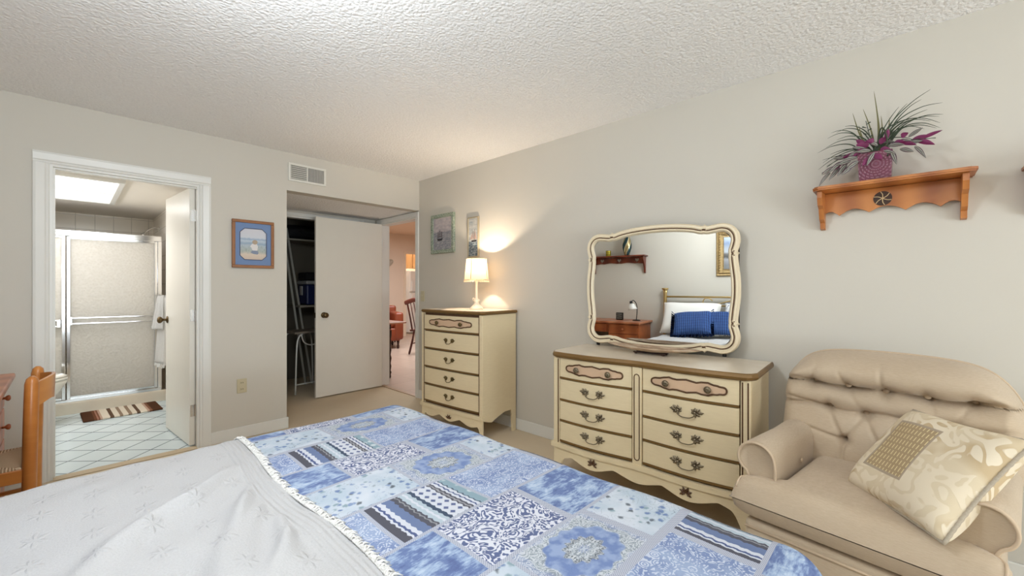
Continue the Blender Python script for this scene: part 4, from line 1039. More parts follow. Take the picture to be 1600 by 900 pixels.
def pull_bm(w=.11):
    """two leaf rosettes and a swinging bail; centred on (0,0), front at -x"""
    bm = BM()
    for s in (-1, 1):
        c = (s * w * .30, .006)
        for a, L, wd in ((.15, .036, .007), (.75, .028, .007), (1.5, .022, .006), (2.4, .020, .006), (-.5, .024, .006), (-1.5, .020, .006), (3.3, .016, .005)):
            ang = a if s > 0 else PI - a
            leaf(bm, c, ang, L * w / .11, wd * 1.25, -.0015)
        add_lathe(bm, [(.008, 0), (.007, .008), (0, .012)], seg=10, M=T(0, c[0], c[1], ry=R_(-90)))
    a = w * .30
    add_tube(bm, smoothcurve([(-.010, -a, .004), (-.014, -a * .92, -.010), (-.018, -a * .5, -.019), (-.018, 0, -.021), (-.018, a * .5, -.019), (-.014, a * .92, -.010), (-.010, a, .004)], 4), .0028, 6)
    return bm
def knob_bm():
    bm = BM(); add_lathe(bm, [(.008, 0), (.007, .008), (.016, .012), (.018, .018), (.014, .023), (.006, .025), (0, .0245)], seg=20, M=T(ry=R_(-90)))
    for k in range(5):
        a = k * 2 * PI / 5; add_tube(bm, [(-.025, 0, 0), (-.0235, .014 * math.cos(a), .014 * math.sin(a))], .0022, 5)
    return bm
def cartouche(w, h):
    pts = []
    N = 72
    for k in range(N):
        a = 2 * PI * k / N; ca, sa = math.cos(a), math.sin(a)
        x = w * (abs(ca) ** .55) * (1 if ca >= 0 else -1); z = h * (abs(sa) ** .75) * (1 if sa >= 0 else -1)
        z *= 1 + .13 * math.cos(x / w * 12.5) + .04 * math.sin(x / w * 31)
        if abs(x) > .82 * w: z *= .92
        pts.append((x, z))
    return pts
def drawer(parent, y0, y1, z0, z1, xf, bow, pull, ornate=False, pm=None, flip=False, hw=.11):
    bm = BM(); bow_box(bm, y0 + .004, y1 - .004, z0 + .016, z1, xf, .016, bow)
    d = obj('drawer', bm, M_cream, parent)
    bm = BM(); bow_box(bm, y0 + .004, y1 - .004, z0 + .004, z0 + .0155, xf - .003, .016, bow); obj('gold_edge', bm, M_gold, d)
    yc, zc = (y0 + y1) / 2, (z0 + z1) / 2 + .008
    if ornate:
        w, h = (y1 - y0) * .385, (z1 - z0) * .215
        c = cartouche(w, h)
        bm = BM(); vs = [bm.verts.new((xf - bow(yc + p[0]) - .002, yc + p[0], zc + p[1])) for p in c]; ctr = bm.verts.new((xf - bow(yc) - .002, yc, zc))
        # plaque in strips that follow the bow
        for v in vs + [ctr]: bm.verts.remove(v)
        n = 24; top = []; bot = []
        up = sorted([p for p in c if p[1] >= 0]); dn = sorted([p for p in c if p[1] <= 0])
        def interp(L, x):
            for a, b in zip(L, L[1:]):
                if a[0] <= x <= b[0]: return a[1] + (b[1] - a[1]) * ((x - a[0]) / max(1e-6, b[0] - a[0]))
            return 0
        for k in range(n * 2 + 1):
            x = -w * .995 + 2 * w * .995 * k / (n * 2); X = xf - bow(yc + x) - .0025
            top.append(bm.verts.new((X, yc + x, zc + interp(up, x)))); bot.append(bm.verts.new((X, yc + x, zc + interp(dn, x))))
        for k in range(n * 2): bm.faces.new((top[k], top[k + 1], bot[k + 1], bot[k]))
        obj('carved_plaque', bm, M_plaque, d)
        bm = BM(); add_tube(bm, [(xf - bow(yc + p[0]) - .003, yc + p[0], zc + p[1]) for p in c], .0046, 6, True); obj('plaque_border', bm, M_goldd, d, True)
        for s in (-1, 1):
            y = yc + s * w * .56; o = obj('knob', knob_bm(), pm, d, True, loc=(xf - bow(y) - .002, y, zc - .001))
    else:
        o = obj('handle', pull_bm(hw), pm, d, loc=(xf - bow(yc) - .001, yc, zc))
    return d
def side_panel_bm(x0, x1, y0, y1, ztop, zb, foot=.05):
    """cabinet side with curved cut-out between front and back feet"""
    pts = [(x0, ztop), (x0, zb)]
    pts += [(x0 + .06, zb - .02), (x0 + .10, zb - .05 * .6), (x0 + (x1 - x0) * .45, zb - .0), (x1 - .10, zb + .035), (x1 - .065, zb + .03), (x1 - .052, zb - .03), (x1 - .045, 0.0), (x1, 0.0), (x1, ztop)]
    bm = BM(); add_prism(bm, pts, 'y', y0, y1); return bm

# --- tall chest
CW, CD, CH = .755, .42, 1.045
chx = thing('chest_of_drawers', 'tall cream five drawer chest with gold edges carrying the lit table lamp', 'chest of drawers', (2.660, 2.872, 0), R_(4))
xf = -CD; hw = CW / 2
bowc = lambda y: .012 * math.cos(PI * y / CW) if abs(y) < hw else 0
bm = BM(); add_box(bm, xf + .02, 0, -hw, hw, .19, CH - .03); obj('carcass', bm, M_cream, chx)
for y0, y1 in ((-hw, -hw + .016), (hw - .016, hw)):
    bm = side_panel_bm(xf + .004, 0.0, y0 - .001, y1 + .001, CH - .031, .17); obj('side_panel', bm, M_cream, chx)
def top_bm(W_, D, z0, z1, over, bowf, cham=.03, n=28, hwid=None):
    """moulded top with serpentine front edge"""
    bm = BM(); L = []
    H = W_ / 2 + over
    front = []
    for k in range(n + 1):
        y = -H + 2 * H * k / n; e = max(0, (abs(y) - (H - cham)) / cham)
        front.append((-D - over - bowf(y * (W_ / 2) / H) + cham * (e ** 2.2), y))
    out_ = front + [(0, H), (0, -H)]
    def ring(s, z): 
        r = []
        for i, (x, y) in enumerate(out_):
            xx = x + s if i < len(front) else x; yy = y * (1 - s / H)
            r.append(bm.verts.new((xx, yy, z)))
        return r
    R = [ring(.012, z0), ring(.002, z0 + .008), ring(.0, (z0 + z1) / 2), ring(.004, z1 - .004), ring(.009, z1)]
    for a, b in zip(R, R[1:]):
        for i in range(len(a)): 
            f = bm.faces.new((a[i], a[(i + 1) % len(a)], b[(i + 1) % len(a)], b[i])); f.material_index = 1
    f = bm.faces.new(R[0]); f.material_index = 1; f = bm.faces.new(R[-1][::-1]); f.material_index = 0
    return bm
obj('top', top_bm(CW, CD, CH - .028, CH, .018, bowc), [M_creamtop, M_gold], chx)
for s in (-1, 1):
    bm = BM(); a, b = sorted((s * hw, s * (hw - .035))); add_box(bm, xf - .006, xf + .02, a, b, .19, CH - .03, .004); st_ = obj('corner_stile', bm, M_cream, chx)
    bm = BM(); yy = s * (hw - .034); add_tube(bm, [(xf - .006, yy, .20), (xf - .006, yy, CH - .035)], .003, 5); obj('gold_line', bm, M_goldd, st_)
bm = BM(); bow_box(bm, -hw + .036, hw - .036, .205, CH - .032, xf + .012, .01, bowc); obj('drawer_recess', bm, M_goldd, chx)
zs = [.227, .378, .533, .698, .860, 1.005]
for k in range(5): drawer(chx, -hw + .037, hw - .037, zs[k] - .004, zs[k + 1] - .010, xf - .002, bowc, None, k == 4, M_pullb, hw=.115)
bm = BM(); bow_box(bm, -hw - .012, hw + .012, .178, .208, xf - .014, .05, bowc); obj('base_moulding', bm, M_cream, chx)
def apron_bm(W_, z1, xfr, bowf, lobes, dip, zfoot=.06, n=96, th=.014):
    bm = BM(); A = []
    for k in range(n + 1):
        y = -W_ / 2 + W_ * k / n; u = abs(y) / (W_ / 2)
        z = z1 - dip * (.62 + .30 * abs(math.cos(lobes * PI * y / W_ * 1.0)) + .08 * math.cos(2 * PI * y / W_ * lobes))
        if u > .84: z -= (u - .84) / .16 * (z - 0.0) * min(1, (u - .84) / .10) * 1.0
        z = max(0.0, z)
        x = xfr - bowf(y); A.append([bm.verts.new((x, y, z)), bm.verts.new((x, y, z1)), bm.verts.new((x + th, y, z1)), bm.verts.new((x + th, y, z))])
    for a, b in zip(A, A[1:]):
        for i in range(4): bm.faces.new((a[i], a[(i + 1) % 4], b[(i + 1) % 4], b[i]))
    bm.faces.new(A[0][::-1]); bm.faces.new(A[-1]); return bm
obj('apron', apron_bm(CW, .178, xf - .004, bowc, 3, .075), M_cream, chx)
bm = BM()
for a in (.5, 1.2, 1.95, 2.65): leaf(bm, (0, .125), a, .04, .008, xf - .022)
obj('apron_ornament', bm, M_goldd, chx)

# --- long dresser, turned slightly off the wall
DW, DD, DH = 1.125, .44, .83
dr = thing('dresser', 'long cream double dresser with eight gold-edged drawers below the mirror', 'dresser', (2.628, 1.127, 0), R_(3))
xf = -DD; hw = DW / 2; pw = .055
def bowd(y):
    q = (abs(y) - pw / 2) / (hw - pw / 2)
    return .020 * math.sin(PI * max(0, min(1, q))) ** 1.2
bm = BM(); add_box(bm, xf + .022, 0, -hw + .002, hw - .002, .235, DH - .035); obj('carcass', bm, M_cream, dr)
for y0, y1 in ((-hw, -hw + .016), (hw - .016, hw)):
    bm = side_panel_bm(xf + .004, 0.0, y0 - .001, y1 + .001, DH - .036, .215); obj('side_panel', bm, M_cream, dr)
obj('top', top_bm(DW, DD, DH - .036, DH, .026, bowd, .05, 60), [M_creamtop, M_gold], dr)
bm = BM(); bow_box(bm, -hw + .04, hw - .04, .245, DH - .036, xf + .012, .012, bowd, 40); obj('drawer_recess', bm, M_goldd, dr)
for s in (-1, 1):
    bm = BM(); a, b = sorted((s * hw, s * (hw - .045))); add_box(bm, xf - .008, xf + .022, a, b, .235, DH - .035, .004); st_ = obj('corner_stile', bm, M_cream, dr)
    bm = BM(); add_tube(bm, [(xf - .009, s * (hw - .012), .25), (xf - .009, s * (hw - .012), DH - .045)], .0035, 5) if s < 0 else None
    add_tube(bm, [(xf - .009, s * (hw - .036), .25), (xf - .009, s * (hw - .036), DH - .045)], .0035, 5); obj('gold_line', bm, M_goldd, st_)
bm = BM(); add_box(bm, xf - .012, xf + .022, -pw / 2, pw / 2, .235, DH - .036, .004); cp = obj('centre_stile', bm, M_cream, dr)
bm = BM(); q = pw * .27; zz0, zz1 = .275, DH - .075
pts = [(xf - .0125, -q, zz0 + q), (xf - .0125, -q, zz1 - q)] + [(xf - .0125, q * math.cos(a), zz1 - q + q * math.sin(a)) for a in (PI * .75, PI * .5, PI * .25)] + [(xf - .0125, q, zz1 - q), (xf - .0125, q, zz0 + q)] + [(xf - .0125, q * math.cos(a), zz0 + q + q * math.sin(a)) for a in (-PI * .25, -PI * .5, -PI * .75)]
add_tube(bm, pts, .003, 5, True); obj('gold_groove', bm, M_goldd, cp)
rows = [(.262, .385), (.392, .517), (.523, .655), (.661, .790)]
for s in (-1, 1):
    ya, yb = sorted((s * (pw / 2 + .001), s * (hw - .046)))
    for k, (z0, z1) in enumerate(rows): drawer(dr, ya, yb, z0 - .004, z1 + .002, xf - .004, bowd, None, k == 3, M_pull, hw=.14)
bm = BM(); bow_box(bm, -hw - .014, hw + .014, .222, .252, xf - .018, .06, bowd, 50); obj('base_moulding', bm, M_cream, dr)
obj('apron', apron_bm(DW, .222, xf - .006, bowd, 4, .078, n=140), M_cream, dr)
for yy in (-.27, .27):
    bm = BM()
    for a in (.35, 1.1, 2.0, 2.8, -.4, 3.6): leaf(bm, (yy, .185), a, .035, .007, xf - .030)
    obj('apron_ornament', bm, M_goldd, dr)

# ------------------------------------------------------------------ scalloped mirror standing on the dresser
ma = R_(4)
mr = thing('mirror', 'large scalloped cream framed mirror standing on the long dresser', 'mirror', (2.604 + .036 * -math.sin(ma), 1.15 + .036, 1.232), ma)
q1 = [(0, .392), (.12, .387), (.22, .374), (.272, .360), (.285, .367), (.298, .358), (.335, .362), (.38, .366), (.425, .352), (.458, .315), (.468, .27), (.462, .232), (.455, .205), (.464, .195), (.456, .184), (.460, .13), (.468, .06), (.470, 0)]
def quarter(q, dx=0):
    full = [(a, b) for a, b in q]; full += [(a, -b) for a, b in reversed(q[:-1])]; full += [(-a, -b) for a, b in q[1:]]; full += [(-a, b) for a, b in reversed(q[1:-1])]
    return full
q1 = [(a * 1.045, b * 1.04) for a, b in q1]
outl = quarter(q1)
oc = [Vector((0, a, b)) for a, b in outl]
def densify(P, n=5): return smoothcurve(P, n, closed=True)
oc = densify(oc, 4)
def offset(P, d):
    out_ = []; n = len(P)
    for i in range(n):
        t = (P[(i + 2) % n] - P[i - 2]); t.normalize(); nr = Vector((0, t.z, -t.y)); out_.append((P[i], nr, d))
    return [p - nr * d for p, nr, d in out_]
# orientation check: normal must point outward
_t = (oc[2] - oc[-2]).normalized(); _nr = Vector((0, _t.z, -_t.y)); sgn = 1 if _nr.z > 0 else -1
def off(d): return offset(oc, d * sgn)
prof = [(0, .0), (0, -.016), (.006, -.026), (.014, -.024), (.020, -.027), (.027, -.022), (.030, -.018), (.033, -.024), (.040, -.026), (.047, -.018), (.050, -.010), (.052, .0)]
bm = BM(); rings = []
for d_, x_ in prof:
    rings.append([bm.verts.new((x_, p.y, p.z)) for p in off(d_)])
for i in range(len(rings)):
    a, b = rings[i], rings[(i + 1) % len(rings)]; n = len(a)
    for k in range(n):
        f = bm.faces.new((a[k], a[(k + 1) % n], b[(k + 1) % n], b[k]))
obj('frame', bm, [plain('cream_mirror_frame', lin(226, 211, 182), .35, var=.04), M_goldd], mr, True, angle=45)
gq = [(0, .392), (.12, .387), (.22, .374), (.30, .362), (.38, .358), (.425, .344), (.452, .31), (.460, .27), (.460, .20), (.460, .13), (.468, .06), (.470, 0)]
gq = [(a * (.470 - .036) / .470 * 1.045, b * (.392 - .036) / .392 * 1.04) for a, b in gq]
bm = BM(); vs = [bm.verts.new((-.008, p.y, p.z)) for p in smoothcurve([Vector((0, a, b)) for a, b in quarter(gq)], 3, closed=True)]; bm.faces.new(vs)
def mk_mirror():
    t = NT('mirror_glass', .0, 1.0); t.col(t.mix(t.noise(t.obj(), 2), (.88, .89, .87, 1), (.9, .91, .89, 1))); return t.done()
bm2 = BM(); add_tube(bm2, [(-.0235, p.y, p.z) for p in off(.0295)], .0034, 6, True); obj('dark_line', bm2, M_goldd, mr, True)
mg = obj('mirror_glass', bm, mk_mirror(), mr)
bm = BM(); A_v = [bm.verts.new((.004, p.y, p.z)) for p in off(.008)]; B_v = [bm.verts.new((.010, p.y, p.z)) for p in off(.008)]; bm.faces.new(A_v[::-1]); bm.faces.new(B_v); [bm.faces.new((A_v[k], A_v[(k + 1) % len(A_v)], B_v[(k + 1) % len(A_v)], B_v[k])) for k in range(len(A_v))]; bmesh.ops.triangulate(bm, faces=[f for f in bm.faces if len(f.verts) > 4]); obj('backing', bm, M_darkwood, mr)
for y in (-.40, .42):
    bm = BM(); add_box(bm, .0105, .024, y - .010, y + .010, -.40, -.05); obj('support_post', bm, M_black, mr)

# wooden dough bowl on the dresser
def mk_bowlwood():
    t = NT('weathered_bowl_wood', .7); v = t.map(t.obj(), (10, 3, 14)); a = t.noise(v, 3, 6, .65)
    t.col(t.ramp(a, [(.3, lin(132, 104, 80)), (.5, lin(182, 156, 130)), (.7, lin(206, 186, 162))])); t.bump(a, .3, .004); return t.done()
db = thing('dough_bowl', 'long shallow wooden bowl on small feet on the dresser top', 'bowl', (2.45, 1.15, DH), R_(3))
bm = BM()
def bowl(u, v, s=1.0, dz=0):
    a = 2 * PI * u; r = v
    rx = .085 * s; ry = .27 * s
    x = rx * r * math.cos(a); y = ry * r * math.sin(a) * (1 + .06 * abs(math.sin(a)) ** 3); z = .014 + dz + .028 * r ** 2.2 + .008 * r * abs(math.sin(a)) ** 3
    return (x, y, z)
g1 = add_grid(bm, 48, 12, lambda u, v: bowl(u, .02 + .98 * v), True); g2 = add_grid(bm, 48, 12, lambda u, v: bowl(u, .02 + .90 * v, 1.0, .008), True)
for k in range(48): bm.faces.new((g1[k][-1], g1[(k + 1) % 48][-1], g2[(k + 1) % 48][-1], g2[k][-1]))
bm.faces.new([r[0] for r in g1]); bm.faces.new([r[0] for r in g2][::-1])
obj('bowl', bm, mk_bowlwood(), db, True)
bm = BM(); add_box(bm, -.03, -.018, -.10, .10, .006, .0135, .002); add_box(bm, .018, .03, -.10, .10, .006, .0135, .002)
for y in (-.085, .085):
    for x in (-.024, .024): add_lathe(bm, [(.006, 0), (.010, .003), (.007, .007)], (x, y, .0005), 10)
obj('stand', bm, M_darkwood, db)

# ------------------------------------------------------------------ table lamp
LX, LY = 2.50, 2.80
tl = thing('table_lamp', 'small lit table lamp with white stem and cream fringed shade on the chest', 'lamp', (LX, LY, CH))
M_lampw = plain('white_lamp_enamel', lin(236, 224, 206), .3, var=.02)
bm = BM(); add_lathe(bm, [(.058, 0), (.060, .008), (.052, .020), (.034, .036), (.022, .052), (.018, .066), (.026, .076), (.028, .084), (.016, .094), (.011, .102), (.010, .30), (.013, .305), (.008, .31)], seg=28); obj('base', bm, M_lampw, tl, True)
bm = BM(); add_tube(bm, smoothcurve([(.0, .008, .085), (-.012, .030, .10), (-.014, .034, .085), (-.004, .026, .072)], 5), .003, 6); obj('finger_loop', bm, M_lampw, tl, True)
def mk_shade():
    t = NT('cream_lampshade', .9); nt = t.t; a = t.noise(t.obj(), 60, 3)
    t.col(t.mix(a, lin(236, 214, 180), lin(244, 226, 196)))
    tr = t.n('ShaderNodeBsdfTranslucent'); tr.inputs[0].default_value = lin(255, 226, 178); mx = t.n('ShaderNodeMixShader'); mx.inputs[0].default_value = .11
    out_ = nt.nodes['Material Output']; nt.links.new(t.b.outputs[0], mx.inputs[1]); nt.links.new(tr.outputs[0], mx.inputs[2]); nt.links.new(mx.outputs[0], out_.inputs[0]); return t.done()
M_shade = mk_shade()
bm = BM(); n = 48
def shr(z): return .088 + (.262 - 0) * 0 + (.106 - .088) * (1 - (z - .265) / .185)
rg = []
for z in (.262, .265, .33, .39, .45):
    rg.append([bm.verts.new(((shr(z) + .0015 * math.cos(24 * 2 * PI * k / n)) * math.cos(2 * PI * k / n), (shr(z) + .0015 * math.cos(24 * 2 * PI * k / n)) * math.sin(2 * PI * k / n), z)) for k in range(n)])
for a, b in zip(rg, rg[1:]):
    for k in range(n): bm.faces.new((a[k], a[(k + 1) % n], b[(k + 1) % n], b[k]))
sd_ = obj('lamp_shade', bm, M_shade, tl, True)
bm = BM()
for k in range(4):
    a = R_(20 + 90 * k); add_tube(bm, [(shr(.27) * math.cos(a), shr(.27) * math.sin(a), .27), (shr(.45) * math.cos(a), shr(.45) * math.sin(a), .45)], .003, 6)
for z in (.262, .45): add_tube(bm, [(shr(z) * math.cos(2 * PI * k / 36), shr(z) * math.sin(2 * PI * k / 36), z) for k in range(36)], .0022, 6, True)
obj('shade_wire', bm, plain('cream_trim', lin(214, 176, 130), .7), sd_, True)
bm = BM()
for k in range(60):
    a = 2 * PI * k / 60; r_ = shr(.262) + .002
    add_tube(bm, [(r_ * math.cos(a), r_ * math.sin(a), .266), ((r_ + .004) * math.cos(a), (r_ + .004) * math.sin(a), .250 - .006 * (k % 2))], [.004, .0025], 5)
obj('shade_fringe', bm, M_shade, sd_)['kind'] = 'stuff'
bm = BM(); add_lathe(bm, [(.010, .31), (.010, .335), (.009, .350), (.006, .362), (0, .366)], seg=20)
obj('bulb', bm, mk_emit('lit_bulb', (1, .76, .50, 1), 12), tl, True)
point('table_lamp_light', (LX, LY, CH + .396), 12, (1, .82, .62), .010)
# ------------------------------------------------------------------ armchair
def mk_uphol():
    t = NT('beige_upholstery', .75, spec=.2, sheen=.2); v = t.map(t.obj(), (60, 60, 500)); a = t.noise(v, 1, 3, .6); b = t.noise(t.obj(), 4, 3)
    f = t.math('ADD', t.math('MULTIPLY', a, .5), t.math('MULTIPLY', b, .5))
    t.col(t.ramp(f, [(.3, lin(178, 158, 134)), (.7, lin(198, 180, 157))])); t.bump(a, .12, .003); return t.done()
M_up = mk_uphol()
M_pipe = plain('beige_piping', lin(196, 174, 148), .7, var=.03)
ac = thing('armchair', 'beige button-tufted armchair with rolled arms at the right beside the dresser', 'armchair', (2.17, .105, 0), R_(-8))
# base with skirt panel
bm = BM(); add_box(bm, -.345, .30, -.335, .335, .05, .315, .02, 3); obj('base', bm, M_up, ac, True, angle=50)
bm = BM(); add_tube(bm, [(-.348, -.33, .285), (-.348, .33, .285)], .005, 6); obj('base_piping', bm, M_pipe, ac, True)
bm = BM()
add_lathe(bm, [(.20, 0), (.20, .015), (.05, .03), (.05, .06)], seg=28); obj('swivel_foot', bm, M_darkwood, ac, True)
# T-shaped seat cushion
def seat_pt(u, v, top):
    # u across (y), v depth (front->back)
    x = -.39 + .70 * v
    wf = .375; wr = .235
    k = 1 / (1 + math.exp((x + .285) * 90)); hw_ = wr + (wf - wr) * k
    a = 2 * u - 1; y = hw_ * a
    e = max(0.0, 1 - abs(a) ** 18); fr_ = min(1, v / .10); e2 = math.sqrt(max(0, 1 - (1 - fr_) ** 2)); 
    half = .085 * (e ** .5) * (.02 + .98 * e2)
    crown = .014 * (1 - a * a) * math.sin(PI * min(1, v * 1.1))
    zc = .395
    return (x, y, zc + (half + crown if top else -half * .85))
bm = BM(); add_grid(bm, 56, 40, lambda u, v: seat_pt(u, v, True)); add_grid(bm, 56, 40, lambda u, v: seat_pt(u, v, False)); bmesh.ops.remove_doubles(bm, verts=bm.verts, dist=.002)
sc_ = obj('seat_cushion', bm, M_up, ac, True)
for sy in (-1, 1):
    bm = BM(); pts = [seat_pt(.5 + sy * .47, v, True) for v in (.02, .05, .08, .12, .14)]
    add_tube(bm, [(p[0], p[1], p[2] + .002) for p in pts], .0045, 6); obj('piping', bm, M_pipe, sc_, True)
# rolled arms
def arm_outline(s):
    pts = [(.238, .30), (.236, .44), (.234, .515), (.240, .562), (.256, .590), (.285, .608), (.320, .611), (.352, .596), (.371, .566), (.374, .534), (.362, .507), (.344, .492), (.333, .470), (.326, .43), (.322, .30), (.322, .08), (.24, .08)]
    return [(s * a, b) for a, b in pts]
for s in (-1, 1):
    o2 = [Vector((0, a, b)) for a, b in arm_outline(s)]
    sm = smoothcurve(o2, 3, True)
    bm = BM(); rings = []
    for x, sc, dz in ((-.300, .90, 0), (-.308, .965, 0), (-.300, 1.0, 0), (-.28, 1.012, 0), (-.15, 1.0, -.0), (.0, .99, -.002), (.15, .985, .004), (.26, .98, .0), (.30, .9, -.02)):
        c = Vector((0, s * .29, .50)); ring = []
        for p in sm:
            q = c + (p - c) * sc if p.z > .46 else Vector((0, c.y + (p.y - c.y) * sc, p.z))
            pf = 0
            ring.append(bm.verts.new((x, q.y, q.z + dz)))
        rings.append(ring)
    for a, b in zip(rings, rings[1:]):
        for k in range(len(a)): bm.faces.new((a[k], a[(k + 1) % len(a)], b[(k + 1) % len(a)], b[k]))
    bm.faces.new(rings[0][::-1]); bm.faces.new(rings[-1])
    ar = obj('arm', bm, M_up, ac, True, angle=60)
    bm = BM(); c = Vector((0, s * .29, .50))
    pts = []
    for p in sm:
        if p.z > .30: q = c + (p - c) * .975 if p.z > .46 else Vector((0, c.y + (p.y - c.y) * .975, p.z)); pts.append((-.308, q.y, q.z))
    # reorder so the open ends are at the bottom
    k0 = max(range(len(pts)), key=lambda i: (Vector(pts[i]) - Vector(pts[(i + 1) % len(pts)])).length); pts = pts[k0 + 1:] + pts[:k0 + 1]
    add_tube(bm, pts, .0055, 6); obj('piping', bm, M_pipe, ar, True)
    for k, yz in enumerate(((.250, .592), (.330, .614))):
        pass
    bm = BM(); add_lathe(bm, [(.010, 0), (.009, .004), (0, .006)], seg=12, M=T(-.05, s * .226, .50, ry=0, rx=R_(90) * s)); obj('button', bm, M_pipe, ar, True)
# tufted back
BTN = [(-.128, .80), (.0, .792), (.128, .80), (-.255, .80), (.255, .80), (-.195, .695), (-.065, .685), (.065, .685), (.195, .695), (-.13, .565), (.0, .56), (.13, .565)]
BW, BZ0, BT = .385, .40, .948
def back_top(y): return BT - .03 * (abs(y) / BW) ** 2 - .15 * (abs(y) / BW) ** 7
def gauss(d, w): return math.exp(-(d / w) ** 2)
def back_front(y, z):
    lean = .23 + (z - .45) * .20
    th = .085
    zt = back_top(y)
    dz = max(0, zt - z); ey = max(0, BW - abs(y))
    rnd_ = min(1, dz / .07); rnd2 = min(1, ey / .055)
    e = math.sqrt(max(0, 1 - (1 - rnd_) ** 2)) * math.sqrt(max(0, 1 - (1 - rnd2) ** 2))
    v1 = gauss(z - (.797 + .01 * math.cos(y * 20) - .0 * y), .011); v2 = gauss(z - (.690 + .008 * math.cos(y * 24)), .010)
    h = th * 1.0
    # rolls
    if z > .797: q = (z - .797) / (zt - .797 + 1e-6); h += .052 * math.sin(PI * min(1, max(0, q)) ** .8) + .022
    elif z > .69: h += .028 * math.sin(PI * (z - .69) / .107)
    else: h += .022 * math.sin(PI * min(1, max(0, (.69 - z) / .26)))
    h -= .028 * v1 + .017 * v2
    for by, bz in BTN: 
        dd = math.hypot((y - by), (z - bz)); h -= .030 * gauss(dd, .020) + .008 * gauss(dd, .05)
    # creases fanning from buttons
    for (ax, az, bx_, bz_, dp) in ((-.13, .565, -.145, .44, .012), (.13, .565, .145, .44, .012), (0, .56, 0, .44, .010), (-.13, .565, -.195, .695, .008), (-.13, .565, -.065, .685, .010), (.13, .565, .195, .695, .009), (.13, .565, .065, .685, .008), (0, .56, .065, .685, .008), (0, .56, -.065, .685, .008),
                                  (.13, .565, .30, .60, .010), (.195, .695, .36, .72, .012), (.255, .80, .37, .83, .012), (-.195, .695, -.36, .72, .01), (-.255, .80, -.37, .83, .012), (-.255, .80, -.195, .695, .005), (.128, .80, .065, .685, .003), (0, .80, .01, .90, .006), (.128, .80, .15, .86, .005), (-.128, .80, -.15, .75, .005), (.255, .8, .23, .9, .004)):
        dx, dz_ = bx_ - ax, bz_ - az; L2 = dx * dx + dz_ * dz_; tt = max(0, min(1, ((y - ax) * dx + (z - az) * dz_) / L2)); d = math.hypot(y - ax - dx * tt, z - az - dz_ * tt)
        h -= 1.5 * dp * gauss(d, .0075) * (1 - .6 * tt)
    return lean - h * e + .0
def back_pt(u, v, front):
    a = 2 * u - 1; y = BW * a; zt = back_top(y); z = BZ0 + (zt - BZ0) * v
    narrow = 1 - .10 * max(0, (.58 - z) / .18) ** 1
    x = back_front(y, z) if front else .23 + (z - .45) * .20 + .035 * min(1, (zt - z) / .04, (BW - abs(y)) / .03 + 1e-6)
    return (x, y * narrow, z)
bm = BM(); add_grid(bm, 150, 120, lambda u, v: back_pt(u, v, True)); add_grid(bm, 40, 30, lambda u, v: back_pt(u, v, False))
bk = obj('backrest', bm, M_up, ac, True)
for by, bz in BTN:
    bm = BM(); add_lathe(bm, [(.012, 0), (.0125, .004), (.009, .008), (0, .0095)], seg=14, M=T(back_front(by, bz) - .010, by, bz, ry=R_(-84))); obj('button', bm, M_pipe, bk, True)
bm = BM(); pts = []
for k in range(61):
    a = -1 + 2 * k / 60; y = BW * a * .998; z = back_top(y) + .001
    pts.append((.23 + (z - .45) * .20 + .004, y, z))
pts = [(.27, -BW * .97, .55), (.285, -BW * .998, .66)] + pts + [(.285, BW * .998, .66), (.27, BW * .97, .55)]
add_tube(bm, pts, .005, 6); obj('piping', bm, M_pipe, bk, True)

# brocade cushion on the armchair
def mk_brocade():
    t = NT('cream_brocade', .7, spec=.25); u = t.obj(); s = t.sep(u)
    a = t.math('SINE', t.math('MULTIPLY', t.noise(u, 9, 1.2, .4, 1.8), 22)); m1 = t.step(a, -.1, .15)
    big = t.step(t.noise(t.map(u, loc=(1.5, .3, 0)), 6.5, 2, .5, .3), .47, .04)
    flo = t.mix(m1, lin(194, 172, 138), lin(224, 211, 188))
    c = t.mix(big, flo, t.mix(m1, lin(212, 196, 168), lin(222, 208, 184)))
    # woven panel, offset from the middle
    px = t.math('ABSOLUTE', t.math('ADD', s[0], .045)); py = t.math('ABSOLUTE', t.math('SUBTRACT', s[1], .008))
    q = t.math('MAXIMUM', t.math('MULTIPLY', px, 1 / .085), t.math('MULTIPLY', py, 1 / .100)); inside = t.math('SUBTRACT', 1, t.step(q, 1.0, .01)); rim = t.math('SUBTRACT', 1, t.step(t.math('ABSOLUTE', t.math('SUBTRACT', q, 1.03)), .045, .01))
    st = t.math('SINE', t.math('MULTIPLY', s[0], 400)); st2 = t.math('SINE', t.math('MULTIPLY', s[1], 260)); wv = t.math('MULTIPLY', t.step(st, .72, .1), t.step(st2, -.6, .3))
    panel = t.mix(wv, t.mix(t.noise(t.map(u, (200, 30, 1)), 1, 3), lin(156, 134, 104), lin(176, 154, 120)), lin(220, 204, 160))
    c = t.mix(inside, c, panel); c = t.mix(rim, c, lin(168, 152, 132)); t.col(c)
    t.bump(t.math('ADD', m1, t.math('MULTIPLY', rim, 2.5)), .25, .003); return t.done()
cu = thing('throw_pillow', 'cream brocade cushion with square woven panel leaning on the armchair arm', 'cushion', (0, 0, 0))
e1 = Vector((-.344, -.244, .03)); e2 = Vector((.20, -.134, .269)); e1.normalize(); e2 = (e2 - e1 * e2.dot(e1)).normalized(); e3 = e1.cross(e2)
if e3.z < 0: e3 = -e3; 
cu.matrix_world = Matrix.Translation((1.998, -.042, .628)) @ Matrix((e1, e2, e1.cross(e2))).transposed().to_4x4()
obj('cushion', pillow_bm(.43, .385, .14, n=40, pinch=.10), mk_brocade(), cu, True)
bm = BM(); pts = []
N = 40
